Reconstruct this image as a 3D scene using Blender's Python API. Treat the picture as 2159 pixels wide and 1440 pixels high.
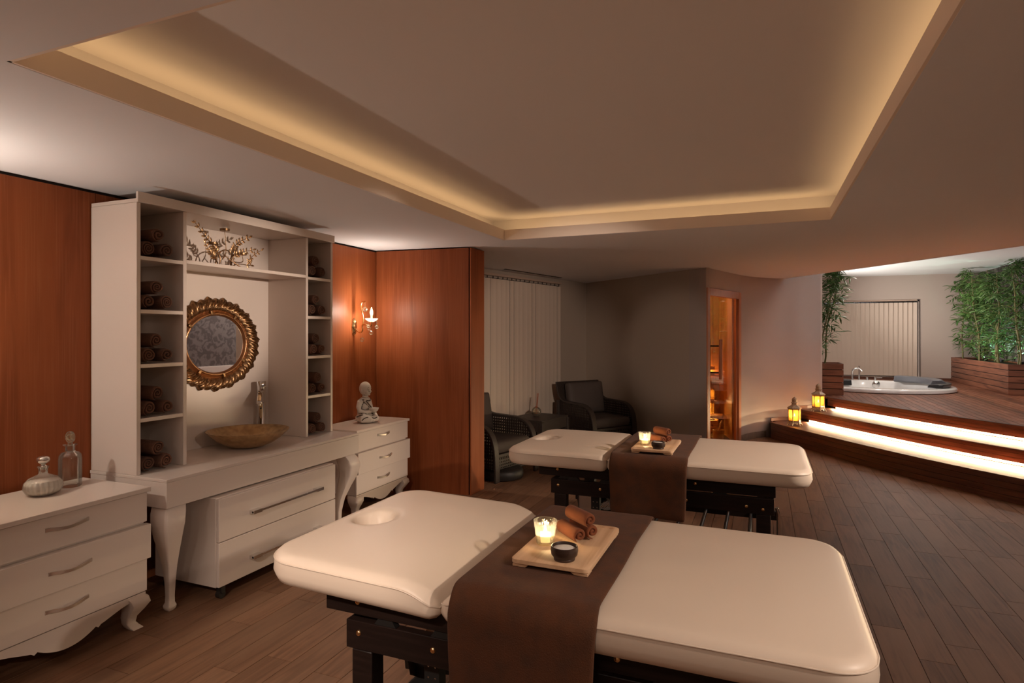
import bpy, bmesh, math, random
from math import sin, cos, pi, sqrt, radians
from mathutils import Vector, Matrix
S = bpy.context.scene
for o in list(bpy.data.objects): bpy.data.objects.remove(o)
COL = S.collection
random.seed(7)

# ------------------------------------------------------------------ camera
YAW = radians(22.3655)
cd = bpy.data.cameras.new('camera'); cam = bpy.data.objects.new('camera', cd); COL.objects.link(cam)
cd.sensor_width = 36; cd.lens = 36*1282/2159; cd.shift_y = -17/2159; cd.clip_start = .05
cam.location = (0, 0, 1.6); cam.rotation_euler = (pi/2, 0, YAW)
S.camera = cam

# ------------------------------------------------------------------ world, exposure, large lights
w = bpy.data.worlds.new('world'); S.world = w; w.use_nodes = True
w.node_tree.nodes['Background'].inputs[0].default_value = (.5, .45, .4, 1)
w.node_tree.nodes['Background'].inputs[1].default_value = .02
vs = S.view_settings; vs.view_transform = 'Standard'; vs.look = 'None'; vs.gamma = 1; vs.use_curve_mapping = False
vs.exposure = 0.0

H = 2.46          # main ceiling
HC = 2.68         # raised ceiling inside the coffer
HJ = 2.88         # ceiling over the whirlpool
CX0, CX1, CY0, CY1 = -2.21, .487, 1.17, 5.17     # coffer opening
LEDC = (1, .62, .27)
WARM = (1, .74, .50)
NEUT = (1, .82, .68)

def light(name, kind, loc, energy, color, direction=None, size=None, size_y=None, radius=None, spread=None, angle=None, blend=.6):
    l = bpy.data.lights.new(name, kind); l.energy = energy; l.color = color
    if kind == 'AREA':
        if size_y: l.shape = 'RECTANGLE'; l.size = size; l.size_y = size_y
        else: l.shape = 'DISK'; l.size = size
        if spread: l.spread = radians(spread)
    else:
        l.shadow_soft_size = radius or .03
        if kind == 'SPOT': l.spot_size = radians(angle); l.spot_blend = blend
    o = bpy.data.objects.new(name, l); COL.objects.link(o); o.location = loc
    if direction is not None:
        d = Vector(direction).normalized()
        o.rotation_euler = d.to_track_quat('-Z', 'Y').to_euler()
    return o

def strip_light(name, p0, p1, width, energy, color, direction, spread=None):
    p0, p1 = Vector(p0), Vector(p1); L = (p1-p0).length
    l = bpy.data.lights.new(name, 'AREA'); l.shape = 'RECTANGLE'; l.size = L; l.size_y = width
    l.energy = energy; l.color = color
    if spread: l.spread = radians(spread)
    o = bpy.data.objects.new(name, l); COL.objects.link(o)
    z = -Vector(direction).normalized(); x = (p1-p0).normalized(); y = z.cross(x).normalized(); z = x.cross(y)
    m = Matrix((x, y, z)).transposed().to_4x4(); m.translation = (p0+p1)/2
    o.matrix_world = m
    return o

# cove strips behind the lip of the coffer
CE = .50
strip_light('cove_light_left', (CX0-.10, CY0, 2.504), (CX0-.10, CY1, 2.504), .05, CE*4.0, LEDC, (.2, 0, 1))
strip_light('cove_light_right', (CX1+.10, CY0, 2.504), (CX1+.10, CY1, 2.504), .05, CE*4.0, LEDC, (-.2, 0, 1))
strip_light('cove_light_far', (CX0, CY1+.10, 2.504), (CX1, CY1+.10, 2.504), .05, CE*2.7, LEDC, (0, -.2, 1))
strip_light('cove_light_near', (CX0, CY0-.10, 2.504), (CX1, CY0-.10, 2.504), .05, CE*2.7, LEDC, (0, .2, 1))
# added fill lamps in the ceiling, out of view
FILL_DOWN = [(-2.4, -.5, 6), (-.2, -.5, 12), (1.6, .4, 10), (2.3, 2.2, 9), (3.0, 4.6, 7)]
# added unseen spots to brighten the beds, the hutch and the alcove
FILL_SPOTS = [((-1.3, -.4), (-1.9, 2.5, .2), 265, 38), ((2.5, 4.0), (-.75, 4.6, .6), 380, 34), ((2.5, 3.2), (-3.6, 3.27, 1.78), 920, 15), ((1.3, .0), (-3.1, 8.25, 1.3), 800, 20), ((-2.0, -.8), (-1.15, 8.75, 1.35), 300, 12), ((1.9, 1.4), (-.5, 2.3, .7), 150, 46)]
for x, y, wt in FILL_DOWN:
    light('fill_downlight', 'AREA', (x, y, H-.02), wt, NEUT, (0, 0, -1), size=.16)
for (x, y), tg, wt, an in FILL_SPOTS:
    light('fill_spot', 'SPOT', (x, y, H-.14), wt, NEUT, Vector(tg)-Vector((x, y, H-.14)), radius=.06, angle=an, blend=.7)
# lamps over the whirlpool
for x, y in ((1.9, 12.2), (2.9, 13.8), (3.3, 10.6)):
    light('pool_downlight', 'AREA', (x, y, HJ-.03), 18, (1, .88, .79), (0, 0, -1), size=.16)
light('pool_fill', 'SPOT', (.62, 13.5, 1.25), 330, (1, .95, .90), (2.2, .1, 1.25), radius=.06, angle=110, blend=.8)  # added unseen fill beside the tub, brightening ceiling and back wall
# added hidden fill strip behind the soffit, brightening the raised ceiling
strip_light('soffit_fill', (1.0, 9.85, 2.62), (3.9, 5.55, 2.62), .03, 60, (1, .96, .94), (.828, .56, 1))

# ------------------------------------------------------------------ materials
MATS = {}
def M(name, base, rough=.5, metal=0, noise=None, noise2=None, bump=None, rand=0, coat=0, sheen=0, emit=None, spec=.5, trans=0, ior=1.45):
    if name in MATS: return MATS[name]
    m = bpy.data.materials.new(name); m.use_nodes = True; MATS[name] = m
    nt = m.node_tree; N = nt.nodes; L = nt.links; p = N['Principled BSDF']
    p.inputs['Roughness'].default_value = rough; p.inputs['Metallic'].default_value = metal
    p.inputs['Specular IOR Level'].default_value = spec; p.inputs['IOR'].default_value = ior
    p.inputs['Coat Weight'].default_value = coat; p.inputs['Sheen Weight'].default_value = sheen
    p.inputs['Transmission Weight'].default_value = trans
    p.inputs['Base Color'].default_value = (*base, 1)
    if emit: p.inputs['Emission Color'].default_value = (*emit[0], 1); p.inputs['Emission Strength'].default_value = emit[1]
    cur = None; tc = None
    if noise or bump or noise2:
        tc = N.new('ShaderNodeTexCoord')
    def tex(sc, det=6, dist=0):
        mp = N.new('ShaderNodeMapping'); mp.inputs['Scale'].default_value = sc
        L.new(tc.outputs['Object'], mp.inputs['Vector'])
        if rand:
            oi = N.new('ShaderNodeObjectInfo'); mu = N.new('ShaderNodeMath'); mu.operation = 'MULTIPLY'; mu.inputs[1].default_value = 37
            L.new(oi.outputs['Random'], mu.inputs[0]); cx = N.new('ShaderNodeCombineXYZ'); 
            for k in range(3): L.new(mu.outputs[0], cx.inputs[k])
            L.new(cx.outputs[0], mp.inputs['Location'])
        t = N.new('ShaderNodeTexNoise'); t.inputs['Scale'].default_value = 1; t.inputs['Detail'].default_value = det; t.inputs['Distortion'].default_value = dist
        L.new(mp.outputs[0], t.inputs['Vector']); return t
    def mix(a_sock, a_col, col2, fac_sock, lo, hi):
        r = N.new('ShaderNodeMapRange'); r.inputs[1].default_value = lo; r.inputs[2].default_value = hi
        L.new(fac_sock, r.inputs[0])
        x = N.new('ShaderNodeMix'); x.data_type = 'RGBA'
        if a_sock: L.new(a_sock, x.inputs[6])
        else: x.inputs[6].default_value = (*a_col, 1)
        x.inputs[7].default_value = (*col2, 1); L.new(r.outputs[0], x.inputs[0]); return x.outputs[2]
    for nz in (noise, noise2):
        if nz:
            sc, col2, lo, hi = nz[:4]
            t = tex(sc, nz[4] if len(nz) > 4 else 6, nz[5] if len(nz) > 5 else 0)
            cur = mix(cur, base, col2, t.outputs['Fac'], lo, hi)
    if rand:
        oi = N.new('ShaderNodeObjectInfo'); hs = N.new('ShaderNodeHueSaturation')
        mr = N.new('ShaderNodeMapRange'); mr.inputs[3].default_value = 1-rand; mr.inputs[4].default_value = 1+rand
        L.new(oi.outputs['Random'], mr.inputs[0]); L.new(mr.outputs[0], hs.inputs['Value'])
        if cur: L.new(cur, hs.inputs['Color'])
        else: hs.inputs['Color'].default_value = (*base, 1)
        cur = hs.outputs[0]
    if cur: L.new(cur, p.inputs['Base Color'])
    if bump:
        t = tex(bump[0], bump[3] if len(bump) > 3 else 4); b = N.new('ShaderNodeBump')
        b.inputs['Strength'].default_value = bump[1]; b.inputs['Distance'].default_value = bump[2]
        L.new(t.outputs['Fac'], b.inputs['Height']); L.new(b.outputs[0], p.inputs['Normal'])
    return m

def glass(name, tint, gloss=.9, amount=1.0, rough=.02, diff=0, difc=(.95, .92, .85)):
    if name in MATS: return MATS[name]
    m = bpy.data.materials.new(name); m.use_nodes = True; MATS[name] = m
    nt = m.node_tree; N = nt.nodes; L = nt.links; N.clear()
    out = N.new('ShaderNodeOutputMaterial'); tr = N.new('ShaderNodeBsdfTransparent'); gl = N.new('ShaderNodeBsdfGlossy')
    tr.inputs[0].default_value = (*tint, 1); gl.inputs[0].default_value = (gloss, gloss, gloss, 1); gl.inputs['Roughness'].default_value = rough
    lw = N.new('ShaderNodeLayerWeight'); lw.inputs[0].default_value = .35
    mu = N.new('ShaderNodeMath'); mu.operation = 'MULTIPLY'; mu.inputs[1].default_value = amount
    L.new(lw.outputs['Fresnel'], mu.inputs[0])
    mx = N.new('ShaderNodeMixShader'); L.new(mu.outputs[0], mx.inputs[0]); L.new(tr.outputs[0], mx.inputs[1]); L.new(gl.outputs[0], mx.inputs[2])
    if diff:
        tl = N.new('ShaderNodeBsdfTranslucent'); tl.inputs[0].default_value = (*difc, 1)
        m2 = N.new('ShaderNodeMixShader'); m2.inputs[0].default_value = diff; L.new(mx.outputs[0], m2.inputs[1]); L.new(tl.outputs[0], m2.inputs[2]); mx = m2
    L.new(mx.outputs[0], out.inputs[0]); return m

def weave(name, base, dark, sc, rough=.45):
    """woven plastic rattan: brick relief"""
    m = bpy.data.materials.new(name); m.use_nodes = True; MATS[name] = m
    nt = m.node_tree; N = nt.nodes; L = nt.links; p = N['Principled BSDF']; p.inputs['Roughness'].default_value = rough
    tc = N.new('ShaderNodeTexCoord'); mp = N.new('ShaderNodeMapping'); L.new(tc.outputs['UV'], mp.inputs[0])
    b = N.new('ShaderNodeTexBrick'); b.inputs['Scale'].default_value = sc; b.inputs['Mortar Size'].default_value = .03
    b.inputs['Brick Width'].default_value = .5; b.inputs['Row Height'].default_value = .22; b.inputs['Mortar Smooth'].default_value = 1
    b.inputs[1].default_value = (*base, 1); b.inputs[2].default_value = (*[c*.8 for c in base], 1); b.inputs[3].default_value = (*dark, 1)
    L.new(mp.outputs[0], b.inputs[0]); L.new(b.outputs[0], p.inputs['Base Color'])
    bp = N.new('ShaderNodeBump'); bp.inputs['Strength'].default_value = .8; bp.inputs['Distance'].default_value = .004; bp.invert = True
    L.new(b.outputs['Fac'], bp.inputs['Height']); L.new(bp.outputs[0], p.inputs['Normal'])
    return m

WHITE = M('white_lacquer', (.70, .60, .535), .32, bump=((9, 9, 9), .03, .002))
PLASTER = M('ceiling_plaster', (.84, .83, .86), .85, bump=((22, 22, 22), .12, .004))
PLASTER_J = M('white_ceiling_paint', (.85, .83, .81), .8, bump=((22, 22, 22), .1, .004))
COVE = M('cove_plaster', (.80, .76, .76), .8, bump=((25, 25, 25), .1, .003))
WALLP = M('taupe_wallpaper', (.46, .37, .30), .8, bump=((90, 90, 90), .25, .002))
WALLP2 = M('mushroom_wall_paint', (.43, .36, .325), .75, bump=((70, 70, 70), .2, .002))
WALLJ = M('beige_wall_paint', (.52, .42, .36), .75, bump=((60, 60, 60), .15, .002))
VENEER = M('cherry_veneer', (.285, .074, .022), .48, noise=((7, 7, .55), (.20, .047, .014), .42, .72, 8, 1.2), noise2=((120, 120, 2.2), (.33, .105, .038), .5, .85, 5), rand=.04, spec=.28)
FLOORW = M('oak_effect_floor', (.225, .115, .064), .5, noise=((28, 2.2, 28), (.14, .070, .038), .4, .7, 8, 1.2), noise2=((3, 1, 3), (.26, .145, .085), .45, .75), spec=.3, rand=.13, bump=((60, 4, 60), .15, .002))
GROUT = M('floor_joint', (.05, .032, .024), .8)
DECKW = M('ipe_deck_wood', (.20, .070, .035), .5, spec=.25, noise=((22, 1.4, 22), (.10, .035, .02), .4, .68, 8, 1.0), noise2=((5, 5, 5), (.30, .135, .085), .52, .8), rand=.25, bump=((50, 4, 50), .15, .002))
STEPW = M('ipe_step_wood', (.135, .046, .022), .45, noise=((2.5, 2.5, 40), (.075, .025, .012), .4, .68, 8, .6), rand=.18)
PLANTW = M('ipe_planter_wood', (.23, .085, .045), .45, noise=((2.5, 2.5, 30), (.12, .04, .022), .4, .68, 8, .6), rand=.15)
DARK = M('dark_core', (.018, .012, .010), .8)
LEATHER = M('cream_leatherette', (.73, .60, .49), .42, bump=((160, 160, 160), .06, .001))
BLACKW = M('wenge_wood', (.011, .006, .005), .4, spec=.3, noise=((3, 60, 60), (.019, .010, .008), .45, .7))
BLACKM = M('black_metal', (.012, .012, .012), .35)
BRASS = M('brass', (.80, .52, .25), .25, 1)
STEEL = M('chrome', (.75, .74, .73), .10, 1)
NICKEL = M('brushed_nickel', (.76, .70, .65), .30, 1)
PLUSH = M('brown_plush', (.105, .036, .013), .95, sheen=.03, bump=((260, 260, 260), .6, .003), noise=((14, 14, 14), (.075, .030, .014), .4, .7))
TOWEL = M('brown_terry', (.125, .055, .033), .95, sheen=.03, bump=((220, 220, 220), .7, .004), rand=.2)
TOWELS = M('rust_terry', (.20, .058, .022), .95, sheen=.03, bump=((420, 420, 420), .7, .002), rand=.1)
BOARD = M('beech_board', (.76, .50, .31), .45, noise=((30, 1.6, 30), (.62, .37, .21), .42, .7, 8, .6))
BOWLW = M('dark_wood_bowl', (.035, .018, .012), .4, noise=((12, 12, 60), (.07, .035, .022), .45, .7))
SALT = M('salt', (.85, .80, .74), .7, bump=((500, 500, 500), .9, .003))
GLASS = glass('clear_glass', (.96, .97, .95), amount=.8, diff=.03)
CRYSTAL = glass('crystal_glass', (.97, .95, .88), amount=.9, diff=.08)
BRONZEG = glass('bronze_glass', (.96, .87, .70), amount=.35)
MILK = M('milky_liquid', (.78, .70, .64), .3)
GOLD = M('antique_gold', (.36, .215, .11), .36, 1, noise=((60, 60, 60), (.12, .06, .03), .45, .75))
COPPER = M('copper_leaf', (.44, .225, .115), .30, 1)
BOWLG = M('gold_leaf_basin', (.58, .40, .21), .34, .8, noise=((24, 24, 24), (.38, .25, .125), .4, .7))
MIRROR = M('mirror_glass', (.86, .84, .82), .01, 1)
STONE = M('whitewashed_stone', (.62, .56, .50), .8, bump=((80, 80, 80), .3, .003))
def crease_wash_shade(m):  # antique wash plus crease shade, painted dark by pointiness
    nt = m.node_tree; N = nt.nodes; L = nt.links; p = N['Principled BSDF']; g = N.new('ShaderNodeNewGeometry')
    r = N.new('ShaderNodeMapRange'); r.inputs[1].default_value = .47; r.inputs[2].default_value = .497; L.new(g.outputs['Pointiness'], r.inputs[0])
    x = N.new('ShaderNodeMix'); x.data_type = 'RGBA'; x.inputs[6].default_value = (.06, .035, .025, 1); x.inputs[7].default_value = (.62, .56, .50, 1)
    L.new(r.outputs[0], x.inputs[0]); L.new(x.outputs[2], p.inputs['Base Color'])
crease_wash_shade(STONE)
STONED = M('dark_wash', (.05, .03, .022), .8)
FABRIC = M('charcoal_cushion', (.078, .058, .050), .75, bump=((300, 300, 300), .3, .001))
RATTAN = weave('dark_rattan', (.062, .042, .034), (.008, .005, .004), 14)
RATTANP = M('rattan_strand', (.032, .020, .016), .45)
BLINDF = M('blind_fabric', (.66, .53, .43), .75, bump=((8, 8, 220), .15, .002))
BLINDR = M('blind_rail', (.50, .36, .28), .5)
PINE = M('sauna_pine', (.48, .23, .085), .5, noise=((20, 20, 1.0), (.34, .145, .05), .4, .7, 7, .7), rand=.1)
FRAMEW = M('door_frame_wood', (.50, .20, .095), .4, noise=((30, 30, 1.2), (.40, .15, .07), .4, .7))
ACRYL = M('white_acrylic', (.80, .78, .76), .15, coat=.5)
PAD = M('black_pad', (.018, .018, .02), .35)
PADG = M('grey_pad', (.09, .09, .10), .35)
LEAF = M('bamboo_leaf', (.070, .155, .034), .5, rand=.15, noise=((6, 6, 6), (.13, .22, .06), .45, .7))
CULM = M('bamboo_culm', (.20, .16, .06), .45, noise=((8, 8, 2), (.13, .14, .05), .4, .7))
SOIL = M('soil', (.03, .022, .016), .95)
LANT = M('painted_lantern_metal', (.42, .30, .20), .5, .3, noise=((60, 60, 60), (.24, .15, .09), .45, .7))
AMBER = glass('amber_pane', (1, .80, .45), amount=.3, diff=.30, difc=(1, .72, .30))
WAX = M('candle_wax', (.9, .75, .5), .5, emit=((1, .50, .12), 3.0))
FLAME = M('flame', (1, .8, .5), .5, emit=((1, .72, .34), 30))
CFLAME = M('candle_glow', (1, .9, .7), .5, emit=((1, .86, .56), 26))
CWAX = M('candle_wax_white', (.9, .80, .55), .5, emit=((1, .66, .26), 1.1))
LEDM = M('led_diffuser', (1, .9, .7), .5, emit=((1, .80, .48), 5))
LAMPM = M('lamp_diffuser', (1, .9, .8), .5, emit=((1, .85, .7), 6))
CABLE = M('grey_cable', (.35, .32, .30), .5)
REED = M('red_reed', (.33, .09, .04), .6)
SKIRT = M('skirting_tile', (.22, .16, .12), .4, noise=((12, 12, 12), (.16, .11, .085), .4, .7))
VENTM = M('vent_slot', (.012, .010, .010), .7)
RUBBER = M('black_rubber', (.016, .012, .010), .5)

def floral():
    m = bpy.data.materials.new('floral_wallpaper'); m.use_nodes = True
    nt = m.node_tree; N = nt.nodes; L = nt.links; p = N['Principled BSDF']; p.inputs['Roughness'].default_value = .6
    tc = N.new('ShaderNodeTexCoord'); mp = N.new('ShaderNodeMapping'); mp.inputs['Scale'].default_value = (1, 2.0, 2.0)
    L.new(tc.outputs['Object'], mp.inputs[0])
    n = N.new('ShaderNodeTexNoise'); n.inputs['Scale'].default_value = 2.2; n.inputs['Detail'].default_value = 3
    L.new(mp.outputs[0], n.inputs[0])
    ad = N.new('ShaderNodeMix'); ad.data_type = 'RGBA'; ad.inputs[0].default_value = .55
    L.new(mp.outputs[0], ad.inputs[6]); L.new(n.outputs['Color'], ad.inputs[7])
    v = N.new('ShaderNodeTexVoronoi'); v.feature = 'F1'; v.inputs['Scale'].default_value = 3.0; L.new(ad.outputs[2], v.inputs[0])
    wv = N.new('ShaderNodeMath'); wv.operation = 'SINE'; mu = N.new('ShaderNodeMath'); mu.operation = 'MULTIPLY'; mu.inputs[1].default_value = 17
    L.new(v.outputs['Distance'], mu.inputs[0]); L.new(mu.outputs[0], wv.inputs[0])
    cr = N.new('ShaderNodeValToRGB'); e = cr.color_ramp.elements
    e[0].position = .2; e[0].color = (.072, .052, .050, 1); e[1].position = .85; e[1].color = (.145, .115, .105, 1)
    mr = N.new('ShaderNodeMapRange'); mr.inputs[1].default_value = -1; mr.inputs[2].default_value = 1; L.new(wv.outputs[0], mr.inputs[0])
    L.new(mr.outputs[0], cr.inputs[0]); L.new(cr.outputs[0], p.inputs['Base Color'])
    return m
FLORAL = floral()

# ------------------------------------------------------------------ mesh helpers
class MB:
    def __init__(s): s.v = []; s.f = []
    def add(s, vs, fs):
        b = len(s.v); s.v += [tuple(v) for v in vs]; s.f += [tuple(i+b for i in f) for f in fs]; return s
    def box(s, x0, x1, y0, y1, z0, z1):
        return s.add([(x0,y0,z0),(x1,y0,z0),(x1,y1,z0),(x0,y1,z0),(x0,y0,z1),(x1,y0,z1),(x1,y1,z1),(x0,y1,z1)],
                     [(3,2,1,0),(4,5,6,7),(0,1,5,4),(1,2,6,5),(2,3,7,6),(3,0,4,7)])
    def obox(s, c, ux, uy, uz, hx, hy, hz):
        c, ux, uy, uz = Vector(c), Vector(ux).normalized(), Vector(uy).normalized(), Vector(uz).normalized()
        vs = []
        for dz in (-1, 1):
            for dx, dy in ((-1,-1),(1,-1),(1,1),(-1,1)): vs.append(c+ux*hx*dx+uy*hy*dy+uz*hz*dz)
        return s.add(vs, [(3,2,1,0),(4,5,6,7),(0,1,5,4),(1,2,6,5),(2,3,7,6),(3,0,4,7)])
    def bar(s, p0, p1, wd, ht, up=(0,0,1)):
        p0, p1 = Vector(p0), Vector(p1); d = p1-p0; u = Vector(up); x = d.normalized(); y = u.cross(x).normalized(); z = x.cross(y)
        return s.obox((p0+p1)/2, x, y, z, d.length/2, wd/2, ht/2)
    def rings(s, rs, close=True, cap0=True, cap1=True):
        n = len(rs[0]); vs = [p for r in rs for p in r]; fs = []
        for i in range(len(rs)-1):
            for j in range(n if close else n-1):
                k = (j+1) % n; fs.append((i*n+j, i*n+k, (i+1)*n+k, (i+1)*n+j))
        if close and cap0: fs.append(tuple(range(n-1, -1, -1)))
        if close and cap1: fs.append(tuple((len(rs)-1)*n+j for j in range(n)))
        return s.add(vs, fs)
    def tube(s, path, r, n=8, flat=None):
        path = [Vector(p) for p in path]; m = len(path); rs = r if isinstance(r, (list, tuple)) else [r]*m
        out = []; prev = None
        for i, p in enumerate(path):
            t = (path[min(i+1, m-1)]-path[max(i-1, 0)]).normalized()
            if prev is None:
                a = Vector((0,0,1)) if abs(t.z) < .9 else Vector((1,0,0)); u = t.cross(a).normalized()
            else: u = (prev - t*prev.dot(t)).normalized()
            prev = u; v = t.cross(u)
            out.append([p+u*rs[i]*cos(2*pi*k/n)+v*rs[i]*sin(2*pi*k/n) for k in range(n)])
        return s.rings(out)
    def cyl(s, p0, p1, r0, r1=None, n=16): return s.tube([p0, p1], [r0, r0 if r1 is None else r1], n)
    def lathe(s, prof, n=32, c=(0,0,0), mod=None, cap0=True, cap1=True):
        rs = []
        for r, z in prof:
            rs.append([(c[0]+(r*(mod(2*pi*k/n, z) if mod else 1))*cos(2*pi*k/n), c[1]+(r*(mod(2*pi*k/n, z) if mod else 1))*sin(2*pi*k/n), c[2]+z) for k in range(n)])
        return s.rings(rs, True, cap0, cap1)
    def ball(s, c, r, n=12, m=8):
        rx, ry, rz = r if isinstance(r, (tuple, list)) else (r, r, r); rs = []
        for i in range(m+1):
            t = pi*i/m; q = max(sin(t), .001)
            rs.append([(c[0]+rx*q*cos(2*pi*k/n), c[1]+ry*q*sin(2*pi*k/n), c[2]-rz*cos(t)) for k in range(n)])
        return s.rings(rs)
    def prism(s, poly, axis, a0, a1):
        def P(u, v, a): return {'x': (a, u, v), 'y': (u, a, v), 'z': (u, v, a)}[axis]
        return s.rings([[P(u, v, a0) for u, v in poly], [P(u, v, a1) for u, v in poly]])
    def grid(s, fn, nu, nv):
        vs = [fn(i/nu, j/nv) for i in range(nu+1) for j in range(nv+1)]; fs = []
        for i in range(nu):
            for j in range(nv):
                a = i*(nv+1)+j; fs.append((a, a+1, a+nv+2, a+nv+1))
        return s.add(vs, fs)
    def mesh(s, name, smooth=None):
        me = bpy.data.meshes.new(name); me.from_pydata([tuple(v) for v in s.v], [], s.f)
        bm = bmesh.new(); bm.from_mesh(me); bmesh.ops.recalc_face_normals(bm, faces=bm.faces); bm.to_mesh(me); bm.free()
        if smooth is not None:
            me.polygons.foreach_set('use_smooth', [True]*len(me.polygons)); me.set_sharp_from_angle(angle=radians(smooth))
        me.update(); return me
    def build(s, name, mat, parent=None, smooth=None, bevel=0, seg=2, loc=None, rot=None, solid=0, subd=0):
        me = s.mesh(name, smooth if smooth is not None else (40 if bevel else None)); me.materials.append(mat)
        o = bpy.data.objects.new(name, me); COL.objects.link(o)
        if parent: o.parent = parent
        if loc: o.location = loc
        if rot: o.rotation_euler = rot
        if solid:
            md = o.modifiers.new('solid', 'SOLIDIFY'); md.thickness = solid; md.offset = 0
        if bevel:
            md = o.modifiers.new('bevel', 'BEVEL'); md.width = bevel; md.segments = seg; md.limit_method = 'ANGLE'; md.angle_limit = radians(40)
        if subd:
            md = o.modifiers.new('sub', 'SUBSURF'); md.levels = subd; md.render_levels = subd
        return o
def boxuv(o, sc=1.0):
    me = o.data; uv = me.uv_layers.new(name='uv')
    for p in me.polygons:
        n = p.normal; ax = max(range(3), key=lambda k: abs(n[k])); a, b = {0: (1, 2), 1: (0, 2), 2: (0, 1)}[ax]
        for li in p.loop_indices:
            c = me.vertices[me.loops[li].vertex_index].co; uv.data[li].uv = (c[a]*sc, c[b]*sc)
    return o
def empty(name, loc=(0,0,0), rz=0):
    o = bpy.data.objects.new(name, None); COL.objects.link(o); o.location = loc; o.rotation_euler = (0, 0, rz); o.empty_display_size = .1; return o
def tag(o, label, cat, group=None):
    o['label'] = label; o['category'] = cat
    if group: o['group'] = group
    return o
def struct(o, label=None):
    o['kind'] = 'structure'
    if label: o['label'] = label
    return o
def copy_tree(o, parent=None):
    c = o.copy(); COL.objects.link(c); c.parent = parent
    for ch in list(o.children): copy_tree(ch, c)
    return c
def thing(name, label, cat, loc=(0,0,0), rz=0, group=None): return tag(empty(name, loc, rz), label, cat, group)
def smoothpath(pts, n=8):
    """Catmull-Rom"""
    P = [Vector(p) for p in pts]; out = []
    for i in range(len(P)-1):
        a = P[max(i-1, 0)]; b = P[i]; c = P[i+1]; d = P[min(i+2, len(P)-1)]
        for k in range(n):
            t = k/n; out.append(.5*((2*b)+(c-a)*t+(2*a-5*b+4*c-d)*t*t+(3*b-a-3*c+d)*t**3))
    out.append(P[-1]); return out
def rrect(x0, x1, y0, y1, R, n=8):
    """rounded rectangle outline, R = radii for corners (x0y0, x1y0, x1y1, x0y1)"""
    if not isinstance(R, (list, tuple)): R = [R]*4
    out = []
    for (cx, cy, a0), r in zip(((x0+R[0], y0+R[0], pi), (x1-R[1], y0+R[1], 1.5*pi), (x1-R[2], y1-R[2], 0), (x0+R[3], y1-R[3], .5*pi)), R):
        for k in range(n+1): out.append((cx+r*cos(a0+pi/2*k/n), cy+r*sin(a0+pi/2*k/n)))
    return out
def proj(x, y, z):
    fx, fy = -sin(YAW), cos(YAW); d = x*fx+y*fy; q = x*cos(YAW)+y*sin(YAW)
    if d < .05: return None
    return 1079.5+1282*q/d, 703-1282*(z-1.6)/d
def inview(x, y, z, mg=40):
    p = proj(x, y, z); return p is not None and -mg < p[0] < 2159+mg and -mg < p[1] < 1440+mg

# ------------------------------------------------------------------ step curve (plan of the first riser)
BASE = [(-.02, 10.33), (.17, 9.99), (.64, 9.21), (1.27, 8.25), (1.78, 7.56), (2.25, 7.02), (2.9, 6.4), (3.6, 5.85), (4.23, 5.45)]
BASE = [Vector((x, y)) for x, y in BASE]
def curve2(off, n=6):
    pts = [Vector((p.x, p.y)) for p in smoothpath([(p.x, p.y, 0) for p in BASE], n)]
    out = []
    for i, p in enumerate(pts):
        t = (pts[min(i+1, len(pts)-1)]-pts[max(i-1, 0)]).normalized(); nrm = Vector((-t.y, t.x))
        out.append(p+nrm*off)
    return out
def cury(pts, x):
    for a, b in zip(pts, pts[1:]):
        if a.x <= x <= b.x: return a.y+(b.y-a.y)*(x-a.x)/(b.x-a.x)
    return pts[0].y if x < pts[0].x else pts[-1].y
Z1, Z2, Z3 = .25, .42, .585
STEP_W = 19

# ------------------------------------------------------------------ setting: floor
fl = struct(MB().box(-3.8, 4.3, -1.7, 11.0, -.12, -.012).build('floor', GROUT), 'brown wood-look plank floor')
PW, PL = .1573, .95
pm = MB().box(.0015, PW-.0015, .0015, PL-.0015, -.014, 0).mesh('plank'); pm.materials.append(FLOORW)
known = {}
for x, y in ((.713, 3.525), (.551, 3.845), (.884, 4.694), (1.191, 7.12), (1.038, 6.2), (1.362, 7.337), (1.529, 6.29), (1.683, 6.4), (-2.747, 2.536), (-2.255, 2.329), (-2.415, 2.157), (-2.582, 2.895)):
    known[round((x-.713)/PW)] = y
cand = []
for k in range(-29, 23):
    x = .713+k*PW
    y0 = known.get(k, random.uniform(0, PL)); y0 = y0-math.ceil((y0+1.6)/PL)*PL
    y = y0
    while y < 10.4:
        if not (x > .2 and y > cury(BASE, x)+.1): cand.append((x, y))
        y += PL
vis = []; rest = []
for x, y in cand:
    (vis if any(inview(x+PW/2, y+PL*t, 0, 5) for t in (.05, .3, .6, .95)) and y > .5 else rest).append((x, y))
vis.sort(key=lambda p: p[0]**2+p[1]**2)
rest += vis[300:]; vis = vis[:300]
for x, y in vis:
    o = bpy.data.objects.new('plank', pm); COL.objects.link(o); o.location = (x, y, 0); o.parent = fl
mb = MB()
for x, y in rest: mb.box(x+.0011, x+PW-.0011, y+.0011, y+PL-.0011, -.014, 0)
mb.build('planks', FLOORW, fl)['kind'] = 'stuff'

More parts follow.
